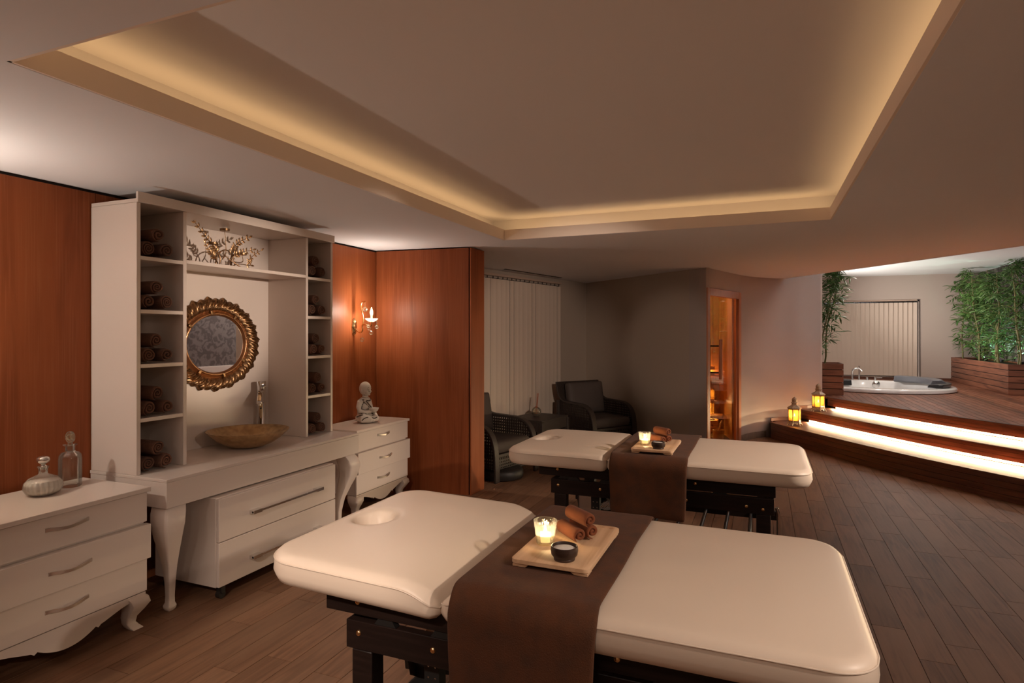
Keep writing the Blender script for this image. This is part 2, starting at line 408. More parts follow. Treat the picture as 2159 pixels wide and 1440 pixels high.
# ------------------------------------------------------------------ setting: ceiling with coffer
def slab(mb, poly, z0, z1): mb.rings([[(x, y, z0) for x, y in poly], [(x, y, z1) for x, y in poly]])
SO = [(4.3, 4.58), (3.898, 5.17), (2.373, 7.42), (1.245, 9.13), (.271, 10.52), (-.1, 11.07)]
c = MB()
slab(c, [(-3.85,-1.7),(4.3,-1.7),(4.3,CY0),(-3.85,CY0)], H, H+.03)
slab(c, [(-3.85,CY0),(CX0,CY0),(CX0,CY1),(-3.85,CY1)], H, H+.03)
slab(c, [(CX1,CY0),(4.3,CY0),(4.3,4.58),(3.898,CY1),(CX1,CY1)], H, H+.03)
slab(c, [(-3.85,CY1),(3.898,CY1),(2.373,7.42),(1.245,9.13),(.271,10.52),(-.1,11.07),(-3.85,11.07)], H, H+.03)
ceil = struct(c.build('ceiling', PLASTER), 'grey-brown plaster ceiling with a lit rectangular coffer')
c = MB(); E_ = .19; t = .03
for (x0,x1,y0,y1) in ((CX0-E_-t,CX0-E_,CY0-E_-t,CY1+E_+t),(CX1+E_,CX1+E_+t,CY0-E_-t,CY1+E_+t),(CX0-E_,CX1+E_,CY0-E_-t,CY0-E_),(CX0-E_,CX1+E_,CY1+E_,CY1+E_+t)):
    c.box(x0,x1,y0,y1,H+.03,HC)
c.build('cove_side', COVE, ceil)
c = MB(); c.box(CX0-.25, CX1+.25, CY0-.25, CY1+.25, HC, HC+.04); c.build('raised_panel', COVE, ceil)
c = MB(); t = .012
for (x0,x1,y0,y1) in ((CX0,CX0+t,CY0,CY1),(CX1-t,CX1,CY0,CY1),(CX0,CX1,CY0,CY0+t),(CX0,CX1,CY1-t,CY1)): c.box(x0,x1,y0,y1,H+.001,H+.094)
c.build('coffer_lip', M('lit_lip_paint', (.92, .78, .67), .7), ceil)  # lip coloured lighter and warmer, cove light put into its paint
# soffit face and higher ceiling above the whirlpool
c = MB()
for a, b in zip(SO, SO[1:]): c.add([(a[0],a[1],H),(b[0],b[1],H),(b[0],b[1],HJ),(a[0],a[1],HJ)], [(0,1,2,3)])
c.build('soffit_face', PLASTER_J, ceil, solid=.02)
c = MB(); slab(c, SO+[(-.1,15.8),(4.35,15.8)], HJ, HJ+.05)
struct(c.build('ceiling_pool', PLASTER_J), 'white raised ceiling above the whirlpool corner')
# air slot
vent = tag(MB().bar((-3.17,7.45,H-.002), (-2.86,8.95,H-.002), .035, .008).build('air_vent', VENTM), 'black slot vent in the ceiling by the slatted blind', 'vent')
for i, (x, y, wt) in enumerate(FILL_DOWN):  # fixtures for the added fill lamps
    d = thing('fill_lamp', ('leftmost','second','third','fourth','fifth')[i]+' added ceiling fill lamp outside the picture, counted from the vanity wall', 'lamp', (x, y, H-.012), 0, 'added fill lamps out of view')
    MB().lathe([(.105,.012),(.105,.006),(.085,.0),(.085,.012)], 24, cap0=False, cap1=False).build('trim_ring', NICKEL, d, smooth=40)

for i, ((x, y), tg, wt, an) in enumerate(FILL_SPOTS):  # housings for the added fill spots
    d = thing('fill_spotlight', 'added black fill spotlight aimed at the '+('space beside the vanity','farther massage bed','hutch','alcove blind','alcove wall','nearest massage bed')[i], 'lamp', (x, y, H-.001), 0, 'added fill spots out of view')
    v = (Vector(tg)-Vector((x, y, H-.14))).normalized()
    MB().cyl((0,0,-.012),(0,0,0),.035,n=16).cyl((0,0,-.12),(0,0,-.0121),.010,n=10).build('mount', BLACKM, d, smooth=40)
    c0 = Vector((0,0,-.135)); MB().tube([c0-v*.05, c0-v*.012],[.03,.036],14).build('barrel', BLACKM, d, smooth=40)

# ------------------------------------------------------------------ setting: walls
def wallseg(mb, a, b, z0, z1, th, side=1):
    a, b = Vector(a), Vector(b); d = (b-a).normalized(); n = Vector((-d.y, d.x))*side*th
    poly = [(a.x,a.y),(b.x,b.y),(b.x+n.x,b.y+n.y),(a.x+n.x,a.y+n.y)]
    slab(mb, poly, z0, z1)
wl = struct(MB().box(-3.85,-3.725,-1.7,5.6,-.02,H).build('wall_left', DARK), 'wood-panelled wall behind the white furniture')
for a, b in ((-1.6,-.45),(-.447,.70),(.703,2.428),(2.431,4.30),(4.303,5.31)):
    MB().box(-3.73,-3.71,a,b,.0,H-.018).build('wood_panel', VENEER, wl, bevel=.0015, seg=1)
wp = struct(MB().prism([(-3.72,5.312),(-2.690,5.412),(-2.678,5.664),(-3.72,5.664)],'z',0,H-.012).build('wall_partition', DARK), 'cherry wood partition wall beside the armchairs')
def vpanel(a, b, z0, z1, name, mat, parent, th=.012):
    m = MB(); wallseg(m, a, b, z0, z1, th, -1); return m.build(name, mat, parent, bevel=.0012, seg=1)
vpanel((-3.705,5.312),(-2.686,5.411),0,H-.012,'wood_panel',VENEER,wp)
vpanel((-2.674,5.400),(-2.662,5.680),0,H-.012,'wood_panel',VENEER,wp,.016)
vpanel((-2.68,5.664),(-3.72,5.664),0,H-.012,'wood_panel',VENEER,wp)
struct(MB().box(-3.85,-3.75,5.6,6.0,-.02,H).build('wall_alcove_return', WALLP), 'dark taupe wall behind the partition')
AL0, AL1, AL2, AL3 = (-3.76,5.72), (-2.783,10.10), (-.911,8.49), (-.681,8.297)
m = MB(); wallseg(m, AL0, AL1, -.02, H, .1, 1); struct(m.build('wall_alcove_left', WALLP), 'dark taupe wall behind the slatted blind')
m = MB(); wallseg(m, AL1, AL2, -.02, H, .06, 1); struct(m.build('wall_alcove_right', WALLP), 'dark taupe wall behind the corner armchair')
# wall carrying the sauna door: straight strip, door opening, then a curve
DP1, DP2 = Vector((-.672, 8.325)), Vector((-.305, 9.545))
DZ = 2.20
m = MB(); wallseg(m, AL2, (-.676, 8.300), -.02, H, .06, 1); struct(m.build('wall_sauna_jamb', WALLP2), 'narrow mushroom-coloured wall strip left of the sauna door')
m = MB(); wallseg(m, DP1, DP2, DZ, H, .10, 1); struct(m.build('wall_sauna_head', WALLP2), 'mushroom-coloured wall above the sauna door')
CW = [(-.305,9.545),(-.19,9.83),(-.05,10.06),(.10,10.26),(.30,10.44),(.57,10.60),(.87,10.92)]
cw = smoothpath([(x,y,0) for x,y in CW], 6)
def curved(mb, pts, z0, z1, th):
    rs = []
    for i, p in enumerate(pts):
        tt = (pts[min(i+1,len(pts)-1)]-pts[max(i-1,0)]).normalized(); n = Vector((-tt.y,tt.x,0))*th
        rs.append([(p.x,p.y,z0),(p.x,p.y,z1),(p.x+n.x,p.y+n.y,z1),(p.x+n.x,p.y+n.y,z0)])
    mb.rings(rs)
m = MB(); curved(m, cw, -.02, HJ, .10); struct(m.build('wall_curved', WALLP2, smooth=30), 'curved mushroom-coloured wall between sauna and steps')
m = MB(); wallseg(m, (.87,10.92), (.50,11.05), -.02, HJ, .08, -1); wallseg(m, (.50,10.98), (.50,15.75), -.02, HJ, .1, 1)
struct(m.build('wall_pool_left', WALLJ), 'wall behind the left bamboo planter')
# skirting
m = MB(); sk = [p for p in cw if p.y < 10.2]; curved(m, [Vector((p.x+.012,p.y-.006,0)) for p in sk], 0, .10, .02)
struct(m.build('baseboard_curved', SKIRT, smooth=30), 'brown tile skirting along the curved wall')
m = MB(); wallseg(m, (AL2[0]+.01,AL2[1]-.016), (-.683,8.283), 0, .10, .014, 1); struct(m.build('baseboard_sauna', SKIRT), 'brown tile skirting left of the sauna door')
m = MB(); wallseg(m, (AL1[0],AL1[1]-.01), (AL2[0],AL2[1]-.012), 0, .10, .014, 1); struct(m.build('baseboard_alcove', SKIRT), 'brown tile skirting behind the corner armchair')
# whirlpool walls, back wall with window recess
YB = 15.65
WX0, WX1, WZ0, WZ1 = .9, 3.20, .64, 2.35
m = MB(); m.box(.45,WX0,YB,YB+.2,.4,HJ); m.box(WX1,4.35,YB,YB+.2,.4,HJ); m.box(WX0,WX1,YB,YB+.2,WZ1,HJ); m.box(WX0,WX1,YB,YB+.2,.4,WZ0)
struct(m.build('wall_back', WALLJ), 'beige wall behind the whirlpool')
struct(MB().box(.6,3.76,YB-.02,YB,Z3,Z3+.05).build('baseboard_pool', STEPW), 'low wooden skirting behind the whirlpool')
win = struct(MB().box(WX0,WX1,YB+.17,YB+.2,WZ0,WZ1).build('window_1', M('window_night', (.02,.02,.022), .1)), 'dark window behind the pool blind')
m = MB(); m.box(WX1-.035,WX1-.005,YB+.12,YB+.17,WZ0,WZ1); m.box(WX0,WX1,YB+.12,YB+.17,WZ1-.04,WZ1-.005); m.build('window_frame', M('white_frame',(.6,.52,.46),.4), win)
struct(MB().box(4.23,4.35,-1.7,15.8,-.02,HJ).build('wall_right', FLORAL), 'dark mauve floral wallpaper on the right-hand wall')
struct(MB().box(-3.85,4.35,-1.8,-1.7,-.02,H).build('wall_near', WALLJ), 'plain wall behind the viewpoint')
struct(MB().box(3.98,4.225,7.9,12.2,Z3,.86).build('wall_ledge', WHITE, bevel=.005), 'low white ledge along the floral wall')

# ------------------------------------------------------------------ steps and deck
st = struct(MB().build('step_core', DARK) if False else empty('trim_1'), 'wooden steps with lit treads leading to the whirlpool deck')
def core(off, z):
    pts = curve2(off+.03); poly = [(p.x,p.y) for p in pts if p.x > .15]+[(4.23,11.0),(pts[0].x+.2,11.0)]
    return poly
def course(off, z0, z1, th, name, mat, parent, breaks, xmin, n=6):
    """one course of boards following the step curve, split at the given fractions"""
    pts = [p for p in curve2(off, n) if p.x >= xmin]
    inner = [p for p in curve2(off+th, n)][-len(pts):]
    N_ = len(pts)-1; br = [0]+[int(round(b*N_)) for b in breaks]+[N_]
    for a, b in zip(br, br[1:]):
        if b <= a: continue
        rs = []
        for i in range(a, b+1):
            p, q = pts[i], inner[i]
            if i == a: p = p+(pts[i+1]-p)*.01; q = q+(inner[i+1]-q)*.01
            rs.append([(p.x,p.y,z0),(p.x,p.y,z1),(q.x,q.y,z1),(q.x,q.y,z0)])
        MB().rings(rs).build(name, mat, parent, smooth=30)
TD = .56
def corebox(off, z1, z0, xmin):
    pts = [p for p in curve2(off) if p.x >= xmin]; inner = curve2(off+.5)[-len(pts):]
    rs = [[(p.x,p.y,z0),(p.x,p.y,z1),(q.x,q.y,z1),(q.x,q.y,z0)] for p, q in zip(pts, inner)]
    return MB().rings(rs)
corebox(.03, Z1-.03, -.01, .1).build('step_body', DARK, st)
corebox(TD+.05, Z2-.03, .02, .45).build('step_body', DARK, st)
corebox(2*TD+.05, Z3-.03, .02, .8).build('step_body', DARK, st)
for j in range(4): course(0, .004+j*.0615, .004+j*.0615+.058, .022, 'riser_board', STEPW, st, ([.35,.72],[.5,.8],[.28,.62],[.42,.78])[j], .10)
for j in range(3): course(TD, Z1+.036+j*.0460, Z1+.036+j*.0460+.0435, .022, 'riser_board', STEPW, st, ([.4,.75],[.25,.6],[.5,.85])[j], .46)
for j in range(3): course(2*TD, Z2+.034+j*.0445, Z2+.034+j*.0445+.042, .022, 'riser_board', STEPW, st, ([.3,.65],[.45,.8],[.38,.7])[j], .80)
for off, z, x0 in ((-.015, Z1, .1), (TD-.012, Z2, .42)):
    for j in range(5): course(off+j*.118, z-.022, z, .114, 'tread_board', STEPW, st, ([.5],[.3,.7],[.55],[.35,.8],[.6])[j], x0)
course(2*TD-.012, Z3-.022, Z3, .07, 'tread_board', STEPW, st, [.4,.8], .75)
# upstands along the curved wall on the treads
for pp, z in (([(.13,10.18),(.30,10.37),(.50,10.52)], Z1), ([(.50,10.53),(.66,10.62),(.82,10.80)], Z2)):
    q = [Vector((x,y,0)) for x,y in pp]; m = MB(); curved(m, q, z-.06 if z == Z1 else z, z+.045, .015); m.build('upstand', PLANTW, st)
# LED strips in the slot at the foot of each upper riser
for off, z, xm in ((TD+.012, Z1, .62), (2*TD+.012, Z2, 1.02)):
    pts = [p for p in curve2(off, 3) if xm <= p.x <= 4.2]
    rs = []
    for i, p in enumerate(pts):
        tt = (pts[min(i+1,len(pts)-1)]-pts[max(i-1,0)]).normalized(); n = Vector((-tt.y,tt.x))*.004
        rs.append([(p.x-n.x,p.y-n.y,z+.006),(p.x-n.x,p.y-n.y,z+.032),(p.x+n.x,p.y+n.y,z+.032),(p.x+n.x,p.y+n.y,z+.006)])
    MB().rings(rs).build('led_strip', LEDM, st)
    pts = [p for p in curve2(off, 2) if xm <= p.x <= 4.2]
    for a, b in zip(pts, pts[1:]):
        tt = (b-a).normalized(); n = Vector((-tt.y,tt.x)); a2, b2 = a-n*.020, b-n*.020
        strip_light('step_led', (a2.x,a2.y,z+.030), (b2.x,b2.y,z+.030), .014, STEP_W*(b-a).length, (1,.74,.42), (-n.x*.75,-n.y*.75,-1), 150)
# deck boards run along Y, cut round the tub
TUB = Vector((1.97, 12.98)); TR = 1.20
dk = struct(empty('trim_2'), 'dark wood deck around the whirlpool')
front = curve2(2*TD+.055, 6); BW = .092
x = .56
while x < 4.2:
    x1 = min(x+BW-.005, 4.225); pieces = []
    def fy(xx): return max(cury(front, xx), 11.0 if xx < .92 else 0)
    y0a, y0b = fy(x), fy(x1)
    xm = (x+x1)/2; dx = abs(xm-TUB.x); R = TR-.08
    if dx < R:
        h = sqrt(R*R-dx*dx); pieces = [((x,y0a),(x1,y0b),TUB.y-h), ((x,TUB.y+h),(x1,TUB.y+h),YB)]
    else: pieces = [((x,y0a),(x1,y0b),YB)]
    for a, b, ye in pieces:
        if ye-a[1] > .02: MB().prism([a, b, (x1,ye), (x,ye)], 'z', Z3-.025, Z3).build('deck_board', DECKW, dk)
    x += BW
m = MB(); m.box(.5,4.23,11.6,11.75,.1,Z3-.03); m.box(.5,4.23,14.3,15.6,.1,Z3-.03); m.box(3.3,4.23,7.3,15.6,.1,Z3-.03); m.build('deck_body', DARK, dk)

# ------------------------------------------------------------------ white vanity furniture
def cabriole(corner, ztop, out, scale=1.0, h_top=.065):
    """S-shaped leg: square sections following a curve along the outward diagonal"""
    prof = [(1.0, 1.0, -.02), (.93, 1.05, .012), (.84, 1.02, .030), (.72, .86, .022), (.58, .66, -.012), (.42, .46, -.046), (.26, .34, -.060), (.12, .29, -.060), (.07, .31, -.056), (.045, .42, -.050), (.02, .38, -.048), (0, .24, -.048)]
    o = Vector(out).normalized(); rs = []
    for f, hw, off in prof:
        hwd = h_top*hw*scale; cx = corner[0]-h_top*1.0*(1 if out[0] > 0 else -1)+o.x*off*scale; cy = corner[1]-h_top*(1 if out[1] > 0 else -1)+o.y*off*scale; z = ztop*f
        b = hwd*.25; q = rrect(cx-hwd, cx+hwd, cy-hwd, cy+hwd, b, 2)
        rs.append([(px, py, z) for px, py in q])
    return MB().rings(rs)
ZD = .785
desk = thing('vanity_desk', 'white lacquered vanity desk with curved legs under the towel hutch', 'desk', (-3.38, 3.26, 0))
def D(mb, name, mat, parent, **k):
    o = mb.build(name, mat, parent, **k); o.matrix_parent_inverse = Matrix.Translation(parent.matrix_basis.translation).inverted() if parent.rotation_euler.z == 0 else Matrix.Identity(4); return o
D(MB().box(-3.705,-3.06,2.393,4.135,ZD-.018,ZD), 'desk_top', WHITE, desk, bevel=.002)
D(MB().box(-3.700,-3.0605,2.394,4.134,.622,ZD-.0185), 'apron', WHITE, desk, bevel=.002)
for cx, cy, out in ((-3.07,2.40,(1,-1)),(-3.07,4.128,(1,1)),(-3.695,2.40,(-.4,-1)),(-3.695,4.128,(-.4,1))):
    if out[0] > 0: D(cabriole((cx,cy), .622, out), 'leg', WHITE, desk, smooth=45)
    else: D(MB().box(cx,cx+.06,cy-.03*(1 if cy > 3 else -1)-.03,cy-.03*(1 if cy > 3 else -1)+.03,0,.622), 'leg', WHITE, desk, bevel=.004)

hut = thing('towel_hutch', 'tall white open hutch with towel cubbies standing on the vanity desk', 'shelf unit', (-3.5,3.26,ZD))
HX0, HX1 = -3.702, -3.31
T = .0245
for y0 in (2.400,2.703,3.797,4.092): D(MB().box(HX0+.008,HX1,y0,y0+T,ZD+.001,2.352), 'side_panel' if y0 in (2.400,4.092) else 'divider', WHITE, hut, bevel=.0015)
D(MB().box(HX0,HX0+.008,2.400,4.1165,ZD+.001,2.352), 'back_panel', WHITE, hut)
D(MB().box(HX0,HX1,2.400,4.1165,2.353,2.375), 'top_panel', WHITE, hut, bevel=.0015)
D(MB().box(HX1,HX1+.018,2.395,4.1215,2.353,2.412), 'fascia', WHITE, hut, bevel=.002)
SH = (1.108, 1.422, 1.738, 2.048)
for z in SH:
    D(MB().box(HX0+.009,HX1-.001,2.4250,2.7025,z-.022,z), 'shelf', WHITE, hut, bevel=.0015)
    D(MB().box(HX0+.009,HX1-.001,3.8220,4.0915,z-.022,z), 'shelf', WHITE, hut, bevel=.0015)
D(MB().box(HX0+.009,HX1-.001,2.728,3.7965,2.035,2.058), 'shelf', WHITE, hut, bevel=.0015)

def handle_arch(parent, x, yc, z, L):
    """arched strap handle seen on the dressers"""
    pts = smoothpath([(x,yc-L/2,z),(x+.010,yc-L/2+.02,z+.001),(x+.024,yc-L*.2,z-.003),(x+.030,yc,z-.004),(x+.024,yc+L*.2,z-.001),(x+.010,yc+L/2-.02,z+.003),(x,yc+L/2,z+.002)],5)
    rs = []
    for i, p in enumerate(pts):
        f = abs(i/(len(pts)-1)*2-1); hh = .0075+.003*f*f
        rs.append([(p.x,p.y,p.z-hh),(p.x+.004,p.y,p.z-hh*.8),(p.x+.004,p.y,p.z+hh*.8),(p.x,p.y,p.z+hh)])
    return D(MB().rings(rs), 'handle', NICKEL, parent, smooth=50)
def dresser(label, x0, xf, y0, y1, zt, name='dresser'):
    """x0 back, xf front of the top slab"""
    d = thing(name, label, 'dresser', ((x0+xf)/2,(y0+y1)/2,0), 0)
    D(MB().box(x0,xf,y0,y1,zt-.024,zt), 'top', WHITE, d, bevel=.0025)
    b0, b1 = y0+.018, y1-.018; fx = xf-.022
    D(MB().box(x0+.005,fx-.012,b0,b1,.192,zt-.0245), 'body', WHITE, d, bevel=.002)
    yc = (y0+y1)/2
    for za, zb, px in ((.573,zt-.027,0),(.376,.561,.024),(.196,.371,0)):
        dr = D(MB().box(fx-.0119,fx+.008+px,b0-.004-(.006 if px else 0),b1+.004+(.006 if px else 0),za,zb), 'drawer', WHITE, d, bevel=.002)
        zh = (za+zb)/2+.018*(1 if za > .5 else 0)+.002
        h = handle_arch(d, fx+.008+px, yc-.005, zh, .20)
        h.parent = dr
    # scalloped apron
    n = 60; up = []; lo = []
    for i in range(n+1):
        t = i/n; y = b0+(b1-b0)*t; q = abs(t-.5)*2
        if q < .34: z = .072+.046*(q/.34)**2
        elif q < .40: z = .118-.012*sin(pi*(q-.34)/.06)
        elif q < .86: u = (q-.40)/.46; z = .118+.044*sin(u*pi*.5)**1.2
        else: z = .162-.02*((q-.86)/.14)
        lo.append((y,z)); up.append((y,.190))
    D(MB().prism(lo+up[::-1],'x',fx-.030,fx+.002), 'scalloped_apron', WHITE, d, smooth=30)
    for sx in (0,1):
        for sy in (-1,1):
            yy = b1 if sy > 0 else b0; xx = fx-.0 if sx else x0+.095
            prof = [(.190,.050,-.02),(.165,.055,.0),(.135,.053,.008),(.10,.042,-.003),(.065,.030,-.017),(.035,.026,-.018),(.015,.029,-.008),(0,.030,.004)]
            rs = []
            for z, hw, off in prof:
                cx_ = xx-.035+off*(1 if sx else -.3); cy_ = yy-sy*.04+sy*off
                rs.append([(px_,py_,z) for px_,py_ in rrect(cx_-hw,cx_+hw,cy_-hw,cy_+hw,hw*.3,2)])
            D(MB().rings(rs), 'foot', WHITE, d, smooth=45)
    return d
dresser('white three-drawer dresser carrying the glass bottles', -3.668, -3.10, 1.49, 2.332, .76)
dresser('white three-drawer dresser carrying the monk figurine', -3.688, -3.23, 4.337, 5.185, .76)

cab = thing('rolling_cabinet', 'white two-drawer cabinet on casters under the vanity desk', 'cabinet', (-3.25,3.23,0))
FX = -3.0
D(MB().box(-3.54,FX-.024,2.69,3.765,.075,.612), 'body', WHITE, cab, bevel=.002)
for za, zb in ((.348,.606),(.078,.343)):
    dr = D(MB().box(FX-.0235,FX,2.692,3.763,za,zb), 'drawer', WHITE, cab, bevel=.003)
    zc = .470 if za > .3 else .185
    m = MB(); m.box(FX+.022,FX+.036,2.925,3.585,zc-.007,zc+.007)
    for y in (2.925,3.515): m.box(FX,FX+.040,y,y+.07,zc-.011,zc+.011)
    h = D(m, 'bar_handle', STEEL, cab, bevel=.001); h.parent = dr
for cx in (-3.03,-3.48):
    for cy in (2.73,3.72):
        k = D(MB().cyl((cx-.016,cy,.025),(cx+.016,cy,.025),.025,n=18), 'caster', RUBBER, cab, smooth=40)
        q = D(MB().box(cx-.022,cx+.022,cy-.012,cy+.018,.030,.0745), 'caster_fork', RUBBER, cab, bevel=.003); q.parent = k

# ------------------------------------------------------------------ things on the vanity
def roll_mesh(r, L, turns, seed, mat, name='towel_roll', wob=.05, n=18):
    """rolled cloth: a thick spiral band swept along X"""
    rnd = random.Random(seed); tot = int(turns*n); r0 = r*.14; pitch = (r-r0)/turns; th = pitch*.965; a0_ = -pi/2-.25-2*pi*turns
    ph = [rnd.uniform(0,6.28) for _ in range(4)]
    def P(i, off):
        a = 2*pi*i/n; tl = max(0, i/n-(turns-.30))/.30; rr = r0+pitch*min(i/n, turns-.30)+off*(1-.85*tl)
        wv = 1+wob*sin(2*a+ph[0])*(.4+.6*i/tot)+wob*.5*sin(3*a+ph[1])
        return (rr*wv*cos(a+a0_), rr*wv*sin(a+a0_)*.95)
    prof = [(0,.35,.010),(.012,.70,.0),(.04,.94,0),(.09,1.0,0),(.5,1.0,0),(.91,1.0,0),(.96,.94,0),(.988,.70,0),(1,.35,.01)]
    rs = []
    for f, q, _ in prof:
        ring = []
        for i in range(tot+1): y, z = P(i, -th/2*(1-q)); ring.append((f,y,z))
        for i in range(tot,-1,-1): y, z = P(i, -th+th/2*(1-q)); ring.append((f,y,z))
        rs.append(ring)
    rs = [[(f*L-L/2+rnd.uniform(-.0006,.0006), y, z) for f, y, z in g] for g in rs]
    N_ = len(rs[0]); mb = MB(); mb.rings(rs, True, False, False)
    half = tot+1
    for base, flip in ((0,0),((len(rs)-1)*N_,1)):
        for i in range(tot):
            a, b = base+i, base+i+1; c_, d_ = base+N_-1-i-1, base+N_-1-i
            mb.f.append((a,b,c_,d_))
    me = mb.mesh(name, 60); me.materials.append(mat); return me
rolls = [roll_mesh(.0515,.30,t_,s_,TOWEL) for t_, s_ in ((2.6,1),(3.1,2),(2.3,3),(2.8,4))]
cub = ['bottom','fourth','middle','second','top']
for side, y0 in (('left',2.427),('right',3.825)):
    for ci, z in enumerate((ZD,)+SH):
        for name, dy, dz in (('lower left',.066,.0505),('lower right',.172,.0505),('upper',.117,.137)):
            o = bpy.data.objects.new('rolled_towel', rolls[random.randrange(4)]); COL.objects.link(o)
            o.location = (-3.475+random.uniform(-.012,.012), y0+dy+random.uniform(-.004,.006), z+dz)
            o.rotation_euler = (random.uniform(0,.9) if name == 'upper' else random.uniform(-.5,.5), 0, random.uniform(-.03,.03))
            s_ = random.uniform(.95,1.0); o.scale = (1,s_,s_)
            tag(o, f'brown rolled towel, {name} of three, {cub[ci]} cubby of {side} hutch column', 'towel', 'rolled towels in the hutch')
# basin
b = MB().lathe([(.0005,0),(.06,.001),(.11,.010),(.165,.032),(.215,.064),(.255,.100),(.275,.122),(.2765,.1255),(.272,.1255),(.250,.105),(.21,.073),(.16,.042),(.10,.020),(.05,.012),(.0005,.011)], 56, cap0=False, cap1=False)
tag(b.build('vessel_basin', BOWLG, smooth=50, loc=(-3.405,3.31,ZD+.001)), 'round bronze-gold vessel basin on the vanity desk', 'basin')
fa = thing('basin_faucet', 'tall chrome mixer faucet behind the vessel basin', 'faucet', (-3.615,3.645,ZD))
MB().lathe([(.038,0),(.038,.006),(.0315,.010),(.0315,.340),(.0325,.342),(.0325,.3995),(.0005,.401)], 28, cap0=True, cap1=False).build('column', STEEL, fa, smooth=40)
MB().lathe([(.0335,.403),(.0335,.440),(.031,.443),(.0005,.443)], 28, cap1=False).build('lever_cap', STEEL, fa, smooth=40)
dv = Vector((.62,-.79,0)).normalized(); pv = Vector((-dv.y,dv.x,0)); rs = []
for t_, z0, z1, hw in ((.0,.285,.390,.027),(.05,.285,.362,.026),(.105,.283,.325,.023),(.145,.278,.300,.020)):
    p = dv*t_; rs.append([tuple(p+pv*hw+Vector((0,0,z0))),tuple(p-pv*hw+Vector((0,0,z0))),tuple(p-pv*hw*.8+Vector((0,0,z1))),tuple(p+pv*hw*.8+Vector((0,0,z1)))])
sp = MB().rings(rs).build('spout', STEEL, fa, bevel=.004)
q = dv*.128; MB().cyl((q.x,q.y,.268),(q.x,q.y,.281),.014,n=16).build('aerator', STEEL, sp, smooth=40)
MB().ball((dv.x*.0315,dv.y*.0315,.235),.0075,10,6).build('sensor_eye', PAD, fa, smooth=60)
# mirror
mi = thing('round_mirror', 'round mirror in a carved copper-gold leaf frame inside the hutch', 'mirror', (-3.692,3.275,1.522))
def ringmesh(rfun, n, m):
    mb = MB(); rs = []
    for i in range(n):
        a = 2*pi*i/n; g = []
        for j in range(m):
            rr, xx = rfun(a, j/(m-1)); g.append((xx, 1.2*rr*cos(a), rr*sin(a)))
        rs.append(g)
    rs.append(rs[0]); mb.rings(rs, False); return mb
def leafring(a, t):
    K = 38; ph = a*K+t*5.2
    r = .243+.092*t; x = .012+.034*sin(pi*min(1,t*1.02))**.7*(.62+.38*abs(sin(ph/2))**.6)+.006*sin(ph*3+t*9)
    r += .007*sin(ph)*t+.006*sin(a*19)*t
    if t > .97: x = .004
    return r, x
ringmesh(leafring, 456, 16).build('leaf_frame', GOLD, mi, smooth=80)
ringmesh(lambda a,t: (.206+.042*t, .016+.016*sin(pi*t)+.006*sin(2*pi*t)), 96, 12).build('inner_frame', COPPER, mi, smooth=60)
for k in range(8):
    a = 2*pi*k/8+.2; MB().obox((.030,1.2*.231*cos(a),.231*sin(a)),(1,0,0),(0,cos(a),sin(a)),(0,-sin(a),cos(a)),.008,.016,.010).build('frame_band', GOLD, mi, bevel=.003)
m = MB(); m.lathe([(.0005,0),(.212,0),(.212,.006),(.0005,.006)], 64, cap0=False, cap1=False)
g = m.build('mirror_pane', MIRROR, mi, smooth=30); g.rotation_euler = (0,pi/2,0); g.location = (.010,0,0); g.scale = (1,1.2,1)
# leaf candle holder
ch = thing('leaf_candle_holder', 'bronze twig candle holder with leaves on the upper hutch shelf', 'candle holder', (-3.50,3.20,2.059))
def leaf(mb, p, d, up, L, wd):
    p, d, up = Vector(p), Vector(d).normalized(), Vector(up); s_ = d.cross(up).normalized(); n_ = s_.cross(d)
    pts = [(0,0),(.25,.7),(.5,1),(.78,.6),(1,0)]; vs = []; 
    for t_, w_ in pts: vs += [p+d*L*t_+s_*wd*w_*.5+n_*L*.05*sin(pi*t_), p+d*L*t_+n_*L*.10*sin(pi*t_), p+d*L*t_-s_*wd*w_*.5+n_*L*.05*sin(pi*t_)]
    fs = []
    for i in range(4): a = i*3; fs += [(a,a+1,a+4,a+3),(a+1,a+2,a+5,a+4)]
    mb.add(vs, fs)
def branch(pts, r, nl, L, wd, parent):
    path = smoothpath(pts, 8); bo = MB().tube(path, [r*(1-.6*i/len(path)) for i in range(len(path))], 7).build('twig', GOLD, parent, smooth=60)
    if nl:
        mb = MB(); n = len(path)
        for k in range(nl):
            i = int(n*(.42+.56*k/nl)); i = min(i, n-2); p = path[i]; d = (path[i+1]-path[i]).normalized()
            for sgn in (-1,1):
                sd = d.cross(Vector((1,0,0))).normalized()*sgn
                leaf(mb, p, d*.8+sd*.8, (1,0,0), L*(1-.3*k/nl), wd)
        leaf(mb, path[-1], path[-1]-path[-2], (1,0,0), L, wd)
        mb.build('leaves', GOLD, bo, solid=.0012)
branch([(0,-.06,.0),(.0,-.05,.07),(0,-.09,.13),(0,-.17,.20),(0,-.27,.30)],.0050,9,.045,.016,ch)
branch([(0,-.06,.0),(.02,-.10,.05),(.03,-.15,.085),(.03,-.19,.14)],.0042,6,.040,.014,ch)
branch([(0,.05,.0),(0,.04,.06),(.0,.06,.12),(0,.10,.19),(0,.20,.245)],.0050,8,.048,.017,ch)
branch([(0,.05,.0),(.02,.04,.08),(.03,.10,.12),(.03,.21,.155)],.0042,6,.044,.015,ch)
branch([(0,.02,.0),(.02,.09,.04),(.03,.19,.04),(.03,.19,.09),(.03,.29,.16)],.0042,7,.040,.014,ch)
branch([(0,-.03,.06),(0,0,.12),(0,-.01,.26)],.0042,0,0,0,ch)
branch([(0,-.06,.09),(0,-.10,.10),(0,-.11,.15)],.0042,0,0,0,ch)
